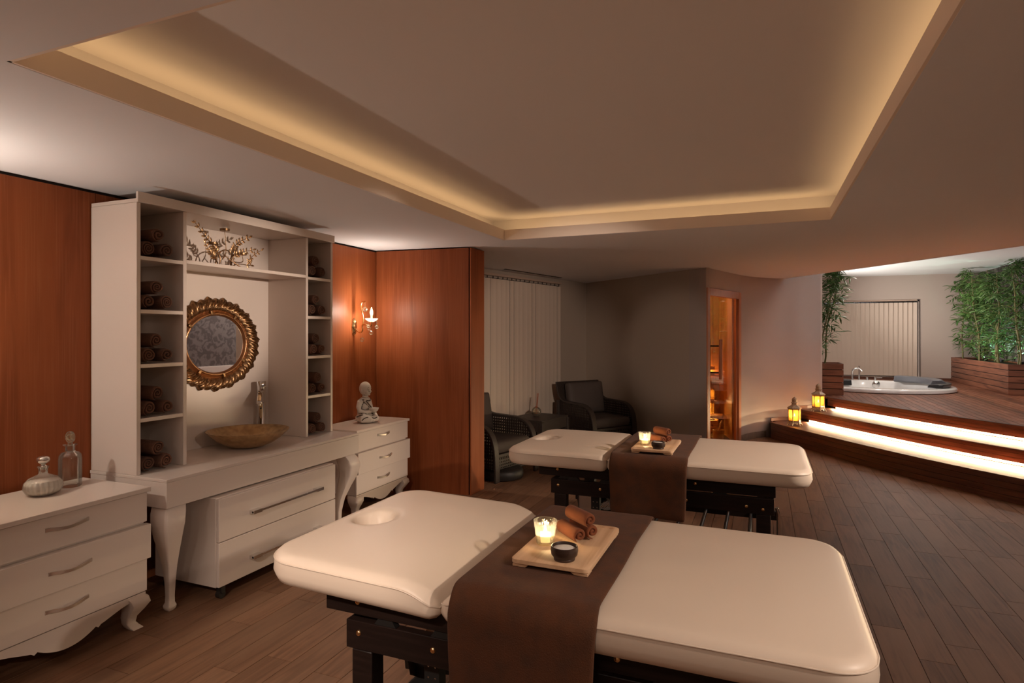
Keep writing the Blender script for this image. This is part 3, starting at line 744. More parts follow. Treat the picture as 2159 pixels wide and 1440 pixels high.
branch([(.02,.06,.05),(.02,.13,.06),(.02,.125,.105)],.0042,0,0,0,ch)
branch([(0,-.09,.0),(0,-.07,.09),(0,.0,.13),(0,.06,.09),(0,.08,.0)],.0058,0,0,0,ch)
branch([(.05,.12,.0),(.02,.02,.06),(0,-.02,.10)],.005,0,0,0,ch)
for p in ((0,-.01,.262),(0,-.11,.152),(.02,.125,.107)):
    MB().lathe([(.0005,0),(.030,0),(.033,.003),(.033,.016),(.030,.016),(.030,.005),(.0005,.005)], 20, c=p, cap0=False, cap1=False).build('candle_cup', GOLD, ch, smooth=40)

# glass bottles on the left dresser
b1 = thing('round_glass_bottle', 'squat fluted glass bottle of milky liquid on the dresser', 'bottle', (-3.455,1.995,.761))
fl_ = lambda a, z: 1+.04*cos(20*a)*(1 if z < .098 else 0)
MB().lathe([(.0005,0),(.045,0),(.070,.014),(.084,.040),(.080,.066),(.060,.090),(.032,.104),(.021,.110),(.020,.134),(.026,.146),(.0275,.148),(.020,.148),(.016,.134),(.017,.112)], 80, mod=fl_, cap0=False, cap1=False).build('flask', GLASS, b1, smooth=60)
MB().lathe([(.0005,.004),(.042,.004),(.066,.018),(.079,.040),(.076,.064),(.070,.076),(.0005,.076)], 80, mod=fl_, cap0=False, cap1=False).build('liquid', MILK, b1, smooth=60)
MB().lathe([(.015,.135),(.017,.150),(.010,.156),(.012,.162),(.026,.172),(.030,.184),(.026,.196),(.010,.203),(.0005,.203)], 24, cap1=False).build('stopper', M('mirrored_glass',(.7,.66,.62),.08,.9), b1, smooth=60)
b2 = thing('tall_glass_bottle', 'tall fluted clear glass bottle with flat round stopper', 'bottle', (-3.515,2.165,.761), .3)
f2 = lambda a, z: (1+.05*abs(cos(4*a))-.03) if z < .19 else 1
MB().lathe([(.0005,0),(.050,0),(.053,.004),(.053,.150),(.050,.172),(.040,.186),(.024,.192),(.0225,.196),(.0225,.222),(.032,.226),(.034,.230),(.020,.232),(.0185,.2),(.046,.165),(.048,.02),(.0005,.018)], 64, mod=f2, cap0=False, cap1=False).build('flask', GLASS, b2, smooth=35)
m = MB()
for rr, yy in ((.026,.010),(.016,.013)):
    rs = [[(r_*cos(2*pi*k/28), y_, .270+r_*1.25*sin(2*pi*k/28)) for k in range(28)] for r_, y_ in ((rr*.8,-yy),(rr,-yy*.5),(rr,yy*.5),(rr*.8,yy))]; m.rings(rs)
m.cyl((0,0,.222),(0,0,.245),.013,.010,16); m.build('stopper', CRYSTAL, b2, smooth=50)

# monk figurine
mk = thing('monk_figurine', 'whitewashed seated child monk figurine holding a bowl', 'figurine', (-3.475,4.79,.761), radians(0))
m = MB()
# local +X is the way it faces; metres, height .385
m.ball((0,0,.045),(.085,.10,.045),20,10)                 # robe base
m.tube([(-.02,-.05,.05),(.045,-.085,.048),(.085,-.045,.038),(.085,.015,.034)],[.045,.045,.036,.026],12)   # crossed leg
m.tube([(-.02,.05,.05),(.045,.085,.048),(.085,.045,.038),(.09,-.01,.032)],[.045,.045,.036,.026],12)
m.ball((.095,-.02,.026),(.030,.024,.018),12,8); m.ball((.098,.03,.024),(.028,.022,.018),12,8)  # feet
m.tube([(-.01,0,.05),(-.012,0,.11),(-.010,0,.17),(-.006,0,.21),(0,0,.235)],[.066,.062,.066,.052,.026],16) # trunk
for s_ in (-1,1):
    m.ball((-.008,s_*.062,.195),(.030,.028,.030),12,8)
    m.tube([(-.008,s_*.070,.195),(-.006,s_*.088,.150),(.006,s_*.088,.115),(.045,s_*.060,.102),(.078,s_*.030,.108)],[.026,.025,.022,.019,.015],10)
    m.ball((.082,s_*.026,.108),(.020,.016,.013),10,6)
    m.ball((.000,s_*.052,.302),(.010,.007,.018),8,6)     # ear
    m.ball((.038,s_*.026,.290),(.016,.015,.014),8,6)     # cheek
m.tube([(0,0,.215),(.002,0,.255)],[.028,.027],12)         # neck
m.ball((.002,0,.318),(.058,.053,.066),20,14)              # skull
m.ball((.018,0,.285),(.040,.036,.036),14,10)              # jaw
m.ball((.060,0,.299),(.009,.008,.010),8,6)                # nose
m.ball((.053,0,.277),(.010,.014,.005),8,6)                # lips
m.ball((.048,0,.262),(.012,.012,.008),8,6)                # chin
for k in range(5):                                        # robe folds
    m.tube([(-.04+.018*k,-.10+.01*k,.02),(-.02+.018*k,-.102,.05),(.0+.016*k,-.080,.082)],.008,6)
    m.tube([(-.04+.018*k,.10-.01*k,.02),(-.02+.018*k,.102,.05),(.0+.016*k,.080,.082)],.008,6)
m.tube([(.03,-.052,.215),(.050,-.025,.18),(.058,.005,.15),(.055,.040,.115)],.012,8)
m.tube([(-.01,-.056,.225),(.030,-.02,.218),(.034,.018,.216),(-.005,.055,.228)],.011,8)
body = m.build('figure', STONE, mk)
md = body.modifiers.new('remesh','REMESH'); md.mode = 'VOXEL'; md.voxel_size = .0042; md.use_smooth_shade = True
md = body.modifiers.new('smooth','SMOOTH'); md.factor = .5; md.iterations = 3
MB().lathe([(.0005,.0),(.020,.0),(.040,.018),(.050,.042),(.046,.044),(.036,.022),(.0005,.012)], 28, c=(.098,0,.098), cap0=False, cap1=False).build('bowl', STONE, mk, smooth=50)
for s_ in (-1,1):
    m = MB(); m.tube(smoothpath([(.0555,s_*.009,.3105),(.0545,s_*.019,.3085),(.0490,s_*.030,.3105)],4),.0022,6); m.build('eyelid', STONED, mk, smooth=60)
    m = MB(); m.tube(smoothpath([(.0560,s_*.008,.325),(.0545,s_*.019,.3285),(.0495,s_*.031,.325)],4),.0014,6); m.build('eyebrow', STONED, mk, smooth=60)
m = MB(); m.tube(smoothpath([(.0600,-.011,.2775),(.0632,0,.2770),(.0600,.011,.2775)],4),.0014,6); m.build('mouth_line', STONED, mk, smooth=60)
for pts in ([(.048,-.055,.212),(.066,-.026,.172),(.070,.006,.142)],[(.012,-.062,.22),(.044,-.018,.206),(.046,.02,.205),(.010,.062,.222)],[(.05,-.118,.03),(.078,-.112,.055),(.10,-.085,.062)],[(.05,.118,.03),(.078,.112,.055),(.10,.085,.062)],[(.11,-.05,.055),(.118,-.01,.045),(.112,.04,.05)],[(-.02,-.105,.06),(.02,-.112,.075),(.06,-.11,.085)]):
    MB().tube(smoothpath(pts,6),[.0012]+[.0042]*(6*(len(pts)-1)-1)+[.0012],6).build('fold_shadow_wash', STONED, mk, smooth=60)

# wall sconces
def sconce(label, y, watts):
    s_ = thing('wall_sconce', label, 'sconce', (-3.71,y,1.665))
    n = 10; m = MB(); out = []
    for k in range(40):
        a = 2*pi*k/40; r = .036+.004*cos(8*a); out.append((r*cos(a)*1.0, r*sin(a)*2.3))
    m.rings([[(0,u,v) for u,v in out],[(.008,u,v) for u,v in out],[(.016,u*.75,v*.85) for u,v in out],[(.026,u*.5,v*.72) for u,v in out],[(.028,u*.3,v*.5) for u,v in out]])
    m.build('back_plate', BRASS, s_, smooth=50)
    arm = smoothpath([(.025,0,-.02),(.07,0,-.055),(.105,0,-.035),(.10,0,.012),(.135,0,.022),(.18,0,.005),(.205,0,.012),(.21,0,.055)],6)
    MB().tube(arm,.0075,8).build('scroll_arm', BRASS, s_, smooth=60)
    up = smoothpath([(.10,0,.0),(.115,0,.06),(.105,0,.13),(.085,0,.19),(.10,0,.24),(.135,0,.245)],6)
    MB().tube(up,.0065,8).build('upper_scroll', BRASS, s_, smooth=60)
    dish = MB().lathe([(.0005,.045),(.020,.047),(.040,.058),(.058,.074),(.062,.080),(.056,.078),(.038,.064),(.0005,.056)], 48, c=(.21,0,0), mod=lambda a,z: 1+.05*abs(cos(8*a)), cap0=False, cap1=False)
    dish.build('drip_dish', CRYSTAL, s_, smooth=40)
    MB().cyl((.21,0,.056),(.21,0,.112),.010,n=14).build('candle_sleeve', M('ivory_sleeve',(.8,.7,.5),.5,emit=((1,.72,.38),1.2)), s_, smooth=40)
    MB().lathe([(.0005,.110),(.009,.112),(.0145,.130),(.014,.146),(.007,.168),(.002,.186),(.0005,.188)], 16, c=(.21,0,0), cap0=False, cap1=False).build('flame_bulb', FLAME, s_, smooth=60)
    for (x,yy,z,l,r) in ((.135,0,.245,.05,.024),(.10,0,-.055,.05,.021),(.205,0,.012,.05,.021),(.16,.03,.03,.03,.018),(.255,.02,.06,.045,.018),(.21,-.055,.07,.05,.016)):
        c_ = MB()
        for k in range(4): c_.ball((x,yy,z-.006-l*k/4),.0035,6,4)
        cr = MB(); cr.ball((x,yy,z-l-r),r,10,6); k_ = cr.build('crystal_drop', CRYSTAL, s_); c_.build('bead_chain', CRYSTAL, k_)
    light('sconce_light','POINT',(-3.71+.21,y,1.665+.150),watts,(1,.88,.74),radius=.02)
    return s_
sconce('brass candle sconce with crystal drops on the wood wall above the monk', 4.93, 29)
sconce('brass candle sconce with crystal drops left of the hutch, outside the picture', 1.30, 64)

# ------------------------------------------------------------------ massage beds
def cushion(x0, x1, y0, y1, z0, zs, zt, R, hole=None, tilt=0, soft=.035, crown=.012, gap=0):
    """upholstered pad: gridded crowned top in a rounded outline, bulged sides, optional face hole"""
    nx, ny = 84, 64; yc = (y0+y1)/2; hw = (y1-y0)/2
    def half(x, ins):
        """half width of the inset outline at x (corner radii R: x0 side, x1 side)"""
        a, b = x0+ins, x1-ins; h = hw-ins; ra, rb = max(.004, R[0]-ins), max(.004, R[1]-ins)
        if x < a+ra: h -= ra-sqrt(max(0, ra*ra-(a+ra-x)**2))
        if x > b-rb: h -= rb-sqrt(max(0, rb*rb-(x-b+rb)**2))
        return h
    def dip(x):
        if not gap: return 0
        q = (x1-x) if gap > 0 else (x-x0); return abs(gap)*max(0, 1-q/.16)**2
    def ztop(x, y):
        e = min(1, max(0, min(x-x0-soft, x1-soft-x)/.20)); v = min(1, max(0, (half(x, soft)-abs(y-yc))/.25))
        z = zt+crown*(e*v)**.6-dip(x)
        if hole:
            hx, hy, ha, hb = hole; r = sqrt(((x-hx)/ha)**2+((y-hy)/hb)**2)
            if r < 1.7: t_ = (1.7-r)/.7; z -= .016*min(1, t_)**2
            if r < 1.06: t_ = min(1, (1.06-r)/.20); z -= (z-z0-.012)*t_*t_*(3-2*t_)
        return z
    vs = []; a, b = x0+soft, x1-soft
    for i in range(nx+1):
        u = i/nx; u = u-.08*sin(2*pi*u)/1.0*.9; x = a+(b-a)*u
        for k in range(ny+1):
            t_ = k/ny*2-1; y = yc+t_*half(x, soft); vs.append((x, y, ztop(x, y)))
    W_ = ny+1; fs = [(i*W_+k, i*W_+k+1, (i+1)*W_+k+1, (i+1)*W_+k) for i in range(nx) for k in range(ny)]
    loop = [i*W_ for i in range(nx+1)]+[nx*W_+k for k in range(1, ny+1)]+[i*W_+ny for i in range(nx-1, -1, -1)]+[k for k in range(ny-1, 0, -1)]
    n = len(loop); pts = [Vector(vs[q]) for q in loop]
    def nrm(i):
        d = pts[(i+1) % n]-pts[i-1]; v = Vector((d.y, -d.x, 0)); return v.normalized()
    N_ = [nrm(i) for i in range(n)]; prev = loop
    for off, z in ((soft*.42, zs+(zt-zs)*.86), (soft*.80, zs+(zt-zs)*.42), (soft, zs), (soft, zs-.004), (soft+.004, (z0+zs)/2), (soft-.003, z0+.025), (soft-.012, z0+.006), (soft-.030, z0)):
        base = len(vs)
        for q, p in enumerate(pts):
            w_ = p+N_[q]*off; d = dip(min(max(w_.x, x0), x1)); vs.append((w_.x, w_.y, z-d*max(0, (z-z0)/(zs-z0))))
        if z == zs: seam = [tuple(Vector(vs[base+q])+N_[q]*.0012) for q in range(n)]
        cur = [base+q for q in range(n)]
        fs += [(prev[q], prev[(q+1) % n], cur[(q+1) % n], cur[q]) for q in range(n)]; prev = cur
    fs.append(tuple(prev))
    mb = MB(); mb.add(vs, fs)
    if tilt:
        mb.v = [(x, y, z+(x1-x)*tilt) for x, y, z in mb.v]; seam = [(x, y, z+(x1-x)*tilt) for x, y, z in seam]
    return mb, seam+[seam[0]]
BX = 0
def bed(label, y0, y1, tilt, near):
    """treatment bed lying along X; y0 is its near side"""
    b = thing('massage_bed', label, 'massage bed', (-.72, (y0+y1)/2, 0), 0, 'massage beds')
    def A(mb, name, mat, parent=None, **k):
        o = mb.build(name, mat, parent or b, **k)
        if parent is None or parent is b: o.matrix_parent_inverse = Matrix.Translation(b.location).inverted()
        return o
    yc = (y0+y1)/2
    hm, seam = cushion(-1.735,-.985,y0,y1,.655,.742,.768,[.14,.04],hole=(-1.585,yc,.080,.088),tilt=tilt,gap=(.048 if near else .008))
    hc = A(hm,'head_cushion',LEATHER,smooth=60); A(MB().tube(seam,.0028,6),'piping',LEATHER,hc,smooth=60)
    bm_, seam = cushion(-.975,.285,y0,y1,.655,.742,.766,[.04,.13],gap=-(.03 if near else .008))
    bc = A(bm_,'body_cushion',LEATHER,smooth=60); A(MB().tube(seam,.0028,6),'piping',LEATHER,bc,smooth=60)
    f0, f1 = y0+.085, y1-.085
    for yy in (f0, f1-.03):
        r_ = A(MB().box(-1.49,-.98,yy,yy+.03,.585,.653),'head_rail',BLACKW,bevel=.003)
        r2 = A(MB().box(-.97,.078,yy,yy+.03,.572,.653),'body_rail',BLACKW,bevel=.003)
        r3 = A(MB().box(-1.40,.070,yy,yy+.035,.460,.562),'side_rail',BLACKW,bevel=.003)
        s_ = -1 if yy < yc else 1; yf = yy if s_ < 0 else yy+.03; yf3 = yy if s_ < 0 else yy+.035
        for x, z, par in ((-1.35,.632,r_),(-.405,.618,r2),(-1.346,.520,r3),(-1.040,.518,r3),(-.462,.504,r3),(-.092,.503,r3),(.005,.492,r3)):
            yb_ = yf3 if par is r3 else yf
            A(MB().ball((x,yb_,z),(.011,.007,.011),12,8),'bolt',BRASS,par,smooth=60)
    A(MB().box(-1.49,-1.45,f0+.03,f1-.03,.59,.65),'cross_rail',BLACKW); A(MB().box(.04,.078,f0+.03,f1-.03,.58,.65),'cross_rail',BLACKW)
    A(MB().box(-1.40,-1.36,f0+.03,f1-.03,.465,.56),'cross_rail',BLACKW); A(MB().box(.03,.070,f0+.03,f1-.03,.465,.56),'cross_rail',BLACKW)
    for x in (-1.375,-.035):
        for yy in (f0+.001, f1-.076): A(MB().box(x,x+.085,yy,yy+.075,.02 if 1 else 0,.459),'leg',BLACKW,bevel=.004)
    # pads between rails that carry the hinges
    for x in (-1.28,-1.05,-.30):
        for yy in (f0+.002,f1-.028): A(MB().prism([(x,.563),(x+.09,.563),(x+.075,.584),(x+.015,.584)],'y',yy,yy+.026),'hinge_block',BLACKM)
    for yy in (f0+.04,f1-.06):
        A(MB().bar((-.55,yy,.575),(-.46,yy,.50),.02,.03,(0,1,0)),'gas_strut',BLACKM)
    # lower rack with rods
    for yy in (f0+.02,f1-.05):
        A(MB().prism([(-1.46,.20),(.12,.20),(.12,.265),(.0,.272),(-.7,.262),(-1.34,.272),(-1.46,.265)],'y',yy,yy+.03),'rack_rail',BLACKW,bevel=.004)
    for x in (-1.20,-1.04,-.88,-.72,-.56,-.40,-.24,-.08): A(MB().cyl((x,f0+.05,.235),(x,f1-.05,.235),.0125,n=10),'rack_rod',BLACKM,smooth=40)
    for x in (-1.42,.06):
        for yy in (f0-.02,f1-.06): A(MB().box(x,x+.05,yy,yy+.08,.0,.02),'foot_pad',RUBBER,bevel=.004)
    A(MB().tube([(.085,f0+.05,.50),(.095,f0+.05,.46),(.095,f0+.05,.06),(.085,f0+.05,.03)],.012,10),'lift_tube',STEEL,smooth=50)
    # electric lift: bracket, perforated column, actuator
    A(MB().prism([(-1.24,.30),(-1.14,.30),(-1.10,.44),(-1.20,.455),(-1.26,.40)],'y',yc-.26,yc-.20),'motor_bracket',STEEL)
    A(MB().bar((-1.26,yc-.22,.22),(-1.02,yc-.22,.46),.05,.05),'actuator',BLACKM,bevel=.005)
    A(MB().box(-1.13,-1.07,yc-.34,yc-.29,.20,.459),'lift_post',BLACKM)
    for k in range(4):
        for dx in (-.014,.014): A(MB().ball((-1.10+dx,yc-.34,.28+.04*k),(.004,.002,.004),8,4),'post_hole',STEEL)
    A(MB().bar((-1.35,yc-.10,.25),(-.75,yc-.10,.30),.05,.04),'lift_arm',BLACKM,bevel=.004)
    return b, f0
bd1, f1y = bed('nearest cream massage bed with black wooden frame in the foreground', 1.732, 2.775, .030, True)
bd2, f2y = bed('farther cream massage bed with black wooden frame near the steps', 4.05, 5.09, 0, False)
cb = MB()
for k in range(5): cb.tube(smoothpath([(-1.03+.01*k,4.25,.40),(-1.08+.012*k,4.24,.37-.005*k),(-1.02,4.24,.35+.004*k),(-.96,4.25,.375),(-1.0+.01*k,4.25,.42),(-1.03,4.25,.40)],5),.0028,6)
for k in range(3): cb.tube([(-1.0+.004*k,4.25,.375),(-.995-.02*k,4.245,.46)],.0028,6)
tag(cb.build('power_cable', CABLE, smooth=60), 'bundled pale grey cable hanging under the farther massage bed', 'cable')

def runner(label, y0, y1, x0, x1, zn, zf, seed):
    """plush bed runner draped across the bed"""
    rnd = random.Random(seed); zt = .786; g = .016
    prof = []
    for k in range(9): prof.append((y0-g-.004*(1-k/8), zn+(.70-zn)*k/8))
    for k in range(1,9):
        a = pi/2*k/8; prof.append((y0-g+.075*(1-cos(a)), .70+(zt-.70)*sin(a)))
    for k in range(1,16): prof.append((y0-g+.075+(y1-y0+2*g-.15)*k/16, zt+.004*sin(pi*k/16)))
    for k in range(8,-1,-1):
        a = pi/2*k/8; prof.append((y1+g-.075*(1-cos(a)), .70+(zt-.70)*sin(a)))
    for k in range(1,9): prof.append((y1+g, .70+(zf-.70)*k/8))
    n = len(prof); ph = [rnd.uniform(0,6.28) for _ in range(4)]
    def fn(u, v):
        i = min(int(v*(n-1)+.5), n-1); y, z = prof[i]; hang = max(0,(.70-z))
        x = x0+(x1-x0)*u+.002*sin(5*v*6+ph[0])-(.04*hang if u > .5 else -.03*hang)*abs(2*u-1)
        yy = y-(.010*hang*sin(u*9+ph[1])+.012*hang*sin(u*4+ph[2]) if y < (y0+y1)/2 else 0)
        zz = z-(.05*u*hang if hang > 0 else 0)+.0015*sin(u*14+ph[3])*sin(v*31)
        return (x, yy, zz)
    o = MB().grid(fn, 18, n-1).build('bed_runner', PLUSH, smooth=70, solid=.011, subd=1)
    return tag(o, label, 'bed runner', 'brown runners across the beds')
runner('dark brown plush runner draped over the nearest massage bed', 1.732, 2.775, -.93, -.445, .30, .45, 1)
runner('dark brown plush runner draped over the farther massage bed', 4.05, 5.09, -.955, -.445, .40, .45, 2)

# trays with their candle, bowl and towels
small = [roll_mesh(.0325,.142,1.9,s_,TOWELS,'small_towel',.02) for s_ in (11,12)]
def tray_set(which, ox, oy, z, flip):
    tr = thing('serving_board', f'pale wooden serving board on the {which} massage bed', 'tray', (ox,oy,z), 0, 'boards on the beds')
    W_, L_ = .140, .237
    outer = rrect(-W_,W_,-L_,L_,.022,6); o2 = rrect(-W_+.004,W_-.004,-L_+.004,L_-.004,.02,6); inn = rrect(-W_+.020,W_-.020,L_-.036,L_-.022,.005,6); fl0 = rrect(-W_+.021,W_-.021,L_-.035,L_-.023,.004,6)
    MB().rings([[(x,y,.010) for x,y in o2],[(x,y,.013) for x,y in outer],[(x,y,.026) for x,y in outer],[(x,y,.029) for x,y in o2],[(x,y,.029) for x,y in inn],[(x,y,.020) for x,y in fl0]]).build('board', BOARD, tr, smooth=40)
    for sx in (-1,1):
        for sy in (-1,1):
            MB().prism([(sx*(W_-.006),0),(sx*(W_-.052),0),(sx*(W_-.066),.0098),(sx*(W_-.006),.0098)],'y',sy*(L_-.006),sy*(L_-.06)).build('foot', BOARD, tr, bevel=.001)
    zt = z+.0295
    cg = thing('candle_glass', f'lit candle in a cut glass cup on the {which} board', 'candle', (ox-.075,oy-.055,zt), 0, 'candles on the boards')
    m = MB(); lev = [(.031,0),(.0335,.006),(.0345,.020),(.0365,.034),(.0385,.048),(.0405,.062),(.0425,.076),(.0432,.086)]; K = 14; vs_ = []; fs_ = []
    for q, (r, zz) in enumerate(lev): vs_ += [(r*(1.03 if q % 2 else .985)*cos(2*pi*(k+.5*(q % 2))/K), r*(1.03 if q % 2 else .985)*sin(2*pi*(k+.5*(q % 2))/K), zz) for k in range(K)]
    for q in range(len(lev)-1):
        for k in range(K):
            a_, b_ = q*K+k, q*K+(k+1) % K; c_, d_ = (q+1)*K+k, (q+1)*K+(k+1) % K
            fs_ += [(a_,b_,c_),(b_,d_,c_)] if q % 2 == 0 else [(a_,b_,d_),(a_,d_,c_)]
    m.add(vs_, fs_); m.lathe([(.0432,.086),(.0395,.0855),(.0345,.040),(.0315,.0102),(.0005,.0100)],K*2,cap0=False,cap1=False); m.lathe([(.0005,0),(.031,0)],K,cap0=False,cap1=False)
    m.build('cup', CRYSTAL, cg)
    MB().lathe([(.0005,.0105),(.0290,.0105),(.0315,.024),(.0330,.034),(.0005,.034)],20,cap0=False,cap1=False).build('wax', CWAX, cg, smooth=40)
    MB().lathe([(.0005,.036),(.005,.039),(.0065,.046),(.0045,.056),(.0015,.066),(.0005,.068)],12,cap0=False,cap1=False).build('flame', CFLAME, cg, smooth=60)
    light('candle_light','POINT',(ox-.075,oy-.055,zt+.060),1.0,(1,.76,.42),radius=.008)
    bo = thing('salt_bowl', f'small dark wooden bowl of white salt on the {which} board', 'bowl', (ox+.038,oy-.180,zt), 0, 'salt bowls on the boards')
    MB().lathe([(.0005,0),(.036,0),(.037,.006),(.036,.008),(.045,.018),(.0475,.034),(.0455,.046),(.0430,.047),(.0415,.044),(.040,.020),(.0005,.015)],36,cap0=False,cap1=False).build('bowl', BOWLW, bo, smooth=45)
    rn = random.Random(5); MB().lathe([(.0410,.036),(.036,.0385),(.024,.042),(.010,.0445),(.0005,.045)],30,mod=lambda a,zz: 1+.02*sin(5*a),cap0=False,cap1=False).build('salt', SALT, bo, smooth=60)
    ax = radians(-44)
    dr = Vector((cos(ax),sin(ax),0)); pr = Vector((-dr.y,dr.x,0)); cc = Vector((ox+.021, oy+.055, zt))
    for k, (nm, off, dz, sh) in enumerate((('left lower',-.033,.0315,0),('right lower',.033,.0315,.02),('top',.0,.0865,-.012))):
        o = bpy.data.objects.new('rolled_hand_towel', small[k % 2]); COL.objects.link(o); p = cc+pr*off*1.0-dr*sh
        o.location = (p.x,p.y,p.z+dz); o.rotation_euler = (random.uniform(-.3,.3),0,ax+(0 if k < 2 else .05))
        tag(o, f'small rust-brown rolled towel, {nm} of three on the {which} board', 'towel', 'hand towels on the boards')
tray_set('nearest', -.667, 2.182, .7945, False)
tray_set('farther', -.685, 4.345, .7945, True)

# ------------------------------------------------------------------ alcove: blind, armchairs, table
def blind(name, label, P0, P1, z0, z1, n, wd, gaps, nrm, cat='blind', edges=None):
    P0, P1 = Vector((*P0,0)), Vector((*P1,0)); d = (P1-P0).normalized(); nn = Vector((*nrm,0)).normalized(); L = (P1-P0).length
    b = thing(name, label, cat, (P0.x,P0.y,z0))
    Ti = Matrix.Translation(b.location).inverted()
    o = MB().bar(P0+nn*.03+Vector((0,0,z1+.030)), P1+nn*.03+Vector((0,0,z1+.030)), .05, .032).build('head_rail', BLINDR, b, bevel=.003); o.matrix_parent_inverse = Ti
    pit = L/n
    if edges: n = len(edges)
    for k in range(n):
        c_ = P0+d*(pit*(k+.5))+nn*.03; w_ = wd; ang = .28
        if edges: e0, e1 = edges[k]; c_ = P0+d*(((e0+e1)/2-P0.y)/d.y)+nn*.03; w_ = (e1-e0)/d.y; ang = .07
        u = (d*cos(ang)+nn*sin(ang)).normalized(); v = Vector((-u.y,u.x,0)); rs = []
        for z in (z0, z1-.02):
            rs.append([tuple(c_+u*w_*.5*t_+v*(.004*(1-t_*t_)+s_*.0006)+Vector((0,0,z))) for t_, s_ in ((-1,0),(-.5,1),(0,1),(.5,1),(1,0),(.5,-1),(0,-1),(-.5,-1))])
        o = MB().rings(rs).build('slat', BLINDF, b, smooth=50); o.matrix_parent_inverse = Ti
        h_ = MB().bar(c_+Vector((0,0,z1-.021)), c_+Vector((0,0,z1+.014)), .012, .004, (0,1,0)).build('slat_hook', M('hook_dark',(.05,.035,.03),.5), o)
    return b
dv_ = Vector((-2.783+3.76,10.10-5.72)).normalized()
nv_ = (dv_.y,-dv_.x)
struct(MB().bar((-3.40,7.33,1.25),(-2.985,9.19,1.25),.008,2.2).build('window_2', M('window_night',(.02,.02,.022),.1)), 'dark window behind the alcove blind')
AY = (7.05, 7.17, 7.285, 7.395, 7.41, 7.52, 7.63, 7.74, 7.835, 7.85, 7.938, 7.952, 8.05, 8.147, 8.157, 8.27, 8.388, 8.404, 8.490, 8.506, 8.62, 8.74, 8.86, 8.98, 9.092, 9.108, 9.20)
blind('vertical_blind', 'beige vertical blind with dark gaps behind the armchairs', (-3.465,7.05), (-2.985,9.20), .10, 2.36, 17, .132, (), nv_, edges=[(a, b) for a, b in zip(AY, AY[1:]) if b-a > .03])
blind('vertical_blind', 'closed beige vertical blind in the window behind the whirlpool', (.95,YB+.055), (3.13,YB+.055), .66, 2.30, 24, .096, (), (0,-1))

def armchair(label, loc, rz):
    """rattan armchair; local +X is forward, origin on the floor under the seat"""
    a = thing('rattan_armchair', label, 'armchair', loc, rz, 'armchairs in the alcove')
    Wd = .37
    path = smoothpath([(-.46,0,.865),(-.42,0,.74),(-.36,0,.655),(-.26,0,.615),(-.05,0,.605),(.14,0,.595),(.25,0,.555),(.325,0,.47),(.36,0,.34),(.375,0,.16),(.38,0,.0)],6)
    for s_ in (-1,1):
        rs = []
        for i, p in enumerate(path):
            t_ = (path[min(i+1,len(path)-1)]-path[max(i-1,0)]).normalized(); nn = Vector((-t_.z,0,t_.x))
            w_ = .038
            c_ = Vector((p.x,s_*Wd,p.z)); rs.append([tuple(c_+Vector((0,-w_,0))-nn*.014),tuple(c_+Vector((0,w_,0))-nn*.014),tuple(c_+Vector((0,w_,0))+nn*.014),tuple(c_+Vector((0,-w_,0))+nn*.014)])
        boxuv(MB().rings(rs).build('arm_band', RATTAN, a, bevel=.005), 4)
        # open lattice below the arm
        m = MB(); top = lambda x: min((p.z for p in path if abs(p.x-x) < .04), default=.6)-.02
        x = -.40
        while x < .34:
            zt_ = top(x) if x > -.36 else .62
            if zt_ > .16: m.box(x,x+.018,s_*Wd-.006,s_*Wd+.002,.13,zt_)
            x += .033
        z = .14
        while z < .60:
            xs = [p.x for p in path if p.z > z]; x1 = max(xs)-.01 if xs else .3
            m.box(-.42,x1,s_*Wd-.002,s_*Wd+.006,z,z+.019); z += .034
        m.build('side_lattice', RATTANP, a)
        boxuv(MB().box(-.46,-.40,s_*Wd-.03,s_*Wd+.03,0,.62).build('rear_leg', RATTAN, a, bevel=.006), 4)
    boxuv(MB().rings([[(-.475,y,.868),(-.445,y,.868),(-.335,y,.20),(-.365,y,.20)] for y in (-Wd+.03,Wd-.03)]).build('back_panel', RATTAN, a, bevel=.006), 4)
    boxuv(MB().rings([[(-.485,y,.885),(-.445,y,.885),(-.440,y,.850),(-.480,y,.850)] for y in (-Wd-.03,Wd+.03)]).build('back_rail', RATTAN, a, bevel=.006), 4)
    MB().box(-.37,.34,-Wd+.035,Wd-.035,.245,.285).build('seat_frame', RATTANP, a, bevel=.006)
    m = MB(); y = -Wd+.045
    while y < Wd-.06: m.box(.325,.333,y,y+.018,.10,.244); y += .033
    z = .11
    while z < .23: m.box(.330,.338,-Wd+.04,Wd-.04,z,z+.018); z += .032
    m.build('front_lattice', RATTANP, a); MB().cyl((.33,-Wd+.03,.09),(.33,Wd-.03,.09),.012,n=10).build('front_bar', RATTANP, a, smooth=40)
    def pad(x0,x1,y0,y1,z0,z1,r=.03):
        q = MB(); rs = []
        for ins, z in ((r,z0),(.006,z0+.012),(0,(z0+z1)/2),(.004,z1-.02),(r*.9,z1-.003),(r*2.2,z1+.004)): rs.append([(x,y,z) for x,y in rrect(x0+ins,x1-ins,y0+ins,y1-ins,.03,4)])
        return q.rings(rs)
    pad(-.33,.335,-Wd+.042,Wd-.042,.286,.415).build('seat_cushion', FABRIC, a, smooth=60)
    q = pad(-.23,.23,-Wd+.05,Wd-.05,0,.13,.04)
    o = q.build('back_cushion', FABRIC, a, smooth=60); o.location = (-.345,0,.640); o.rotation_euler = (0,radians(90-10),0)
    return a
armchair('dark rattan armchair half hidden behind the wood partition', (-2.90,6.40,0), radians(-14))
armchair('dark rattan armchair with grey cushions in the alcove corner', (-2.20,8.60,0), radians(-35))
tb = thing('rattan_side_table', 'square dark rattan side table between the two armchairs', 'table', (-2.76,7.62,0), radians(-12))
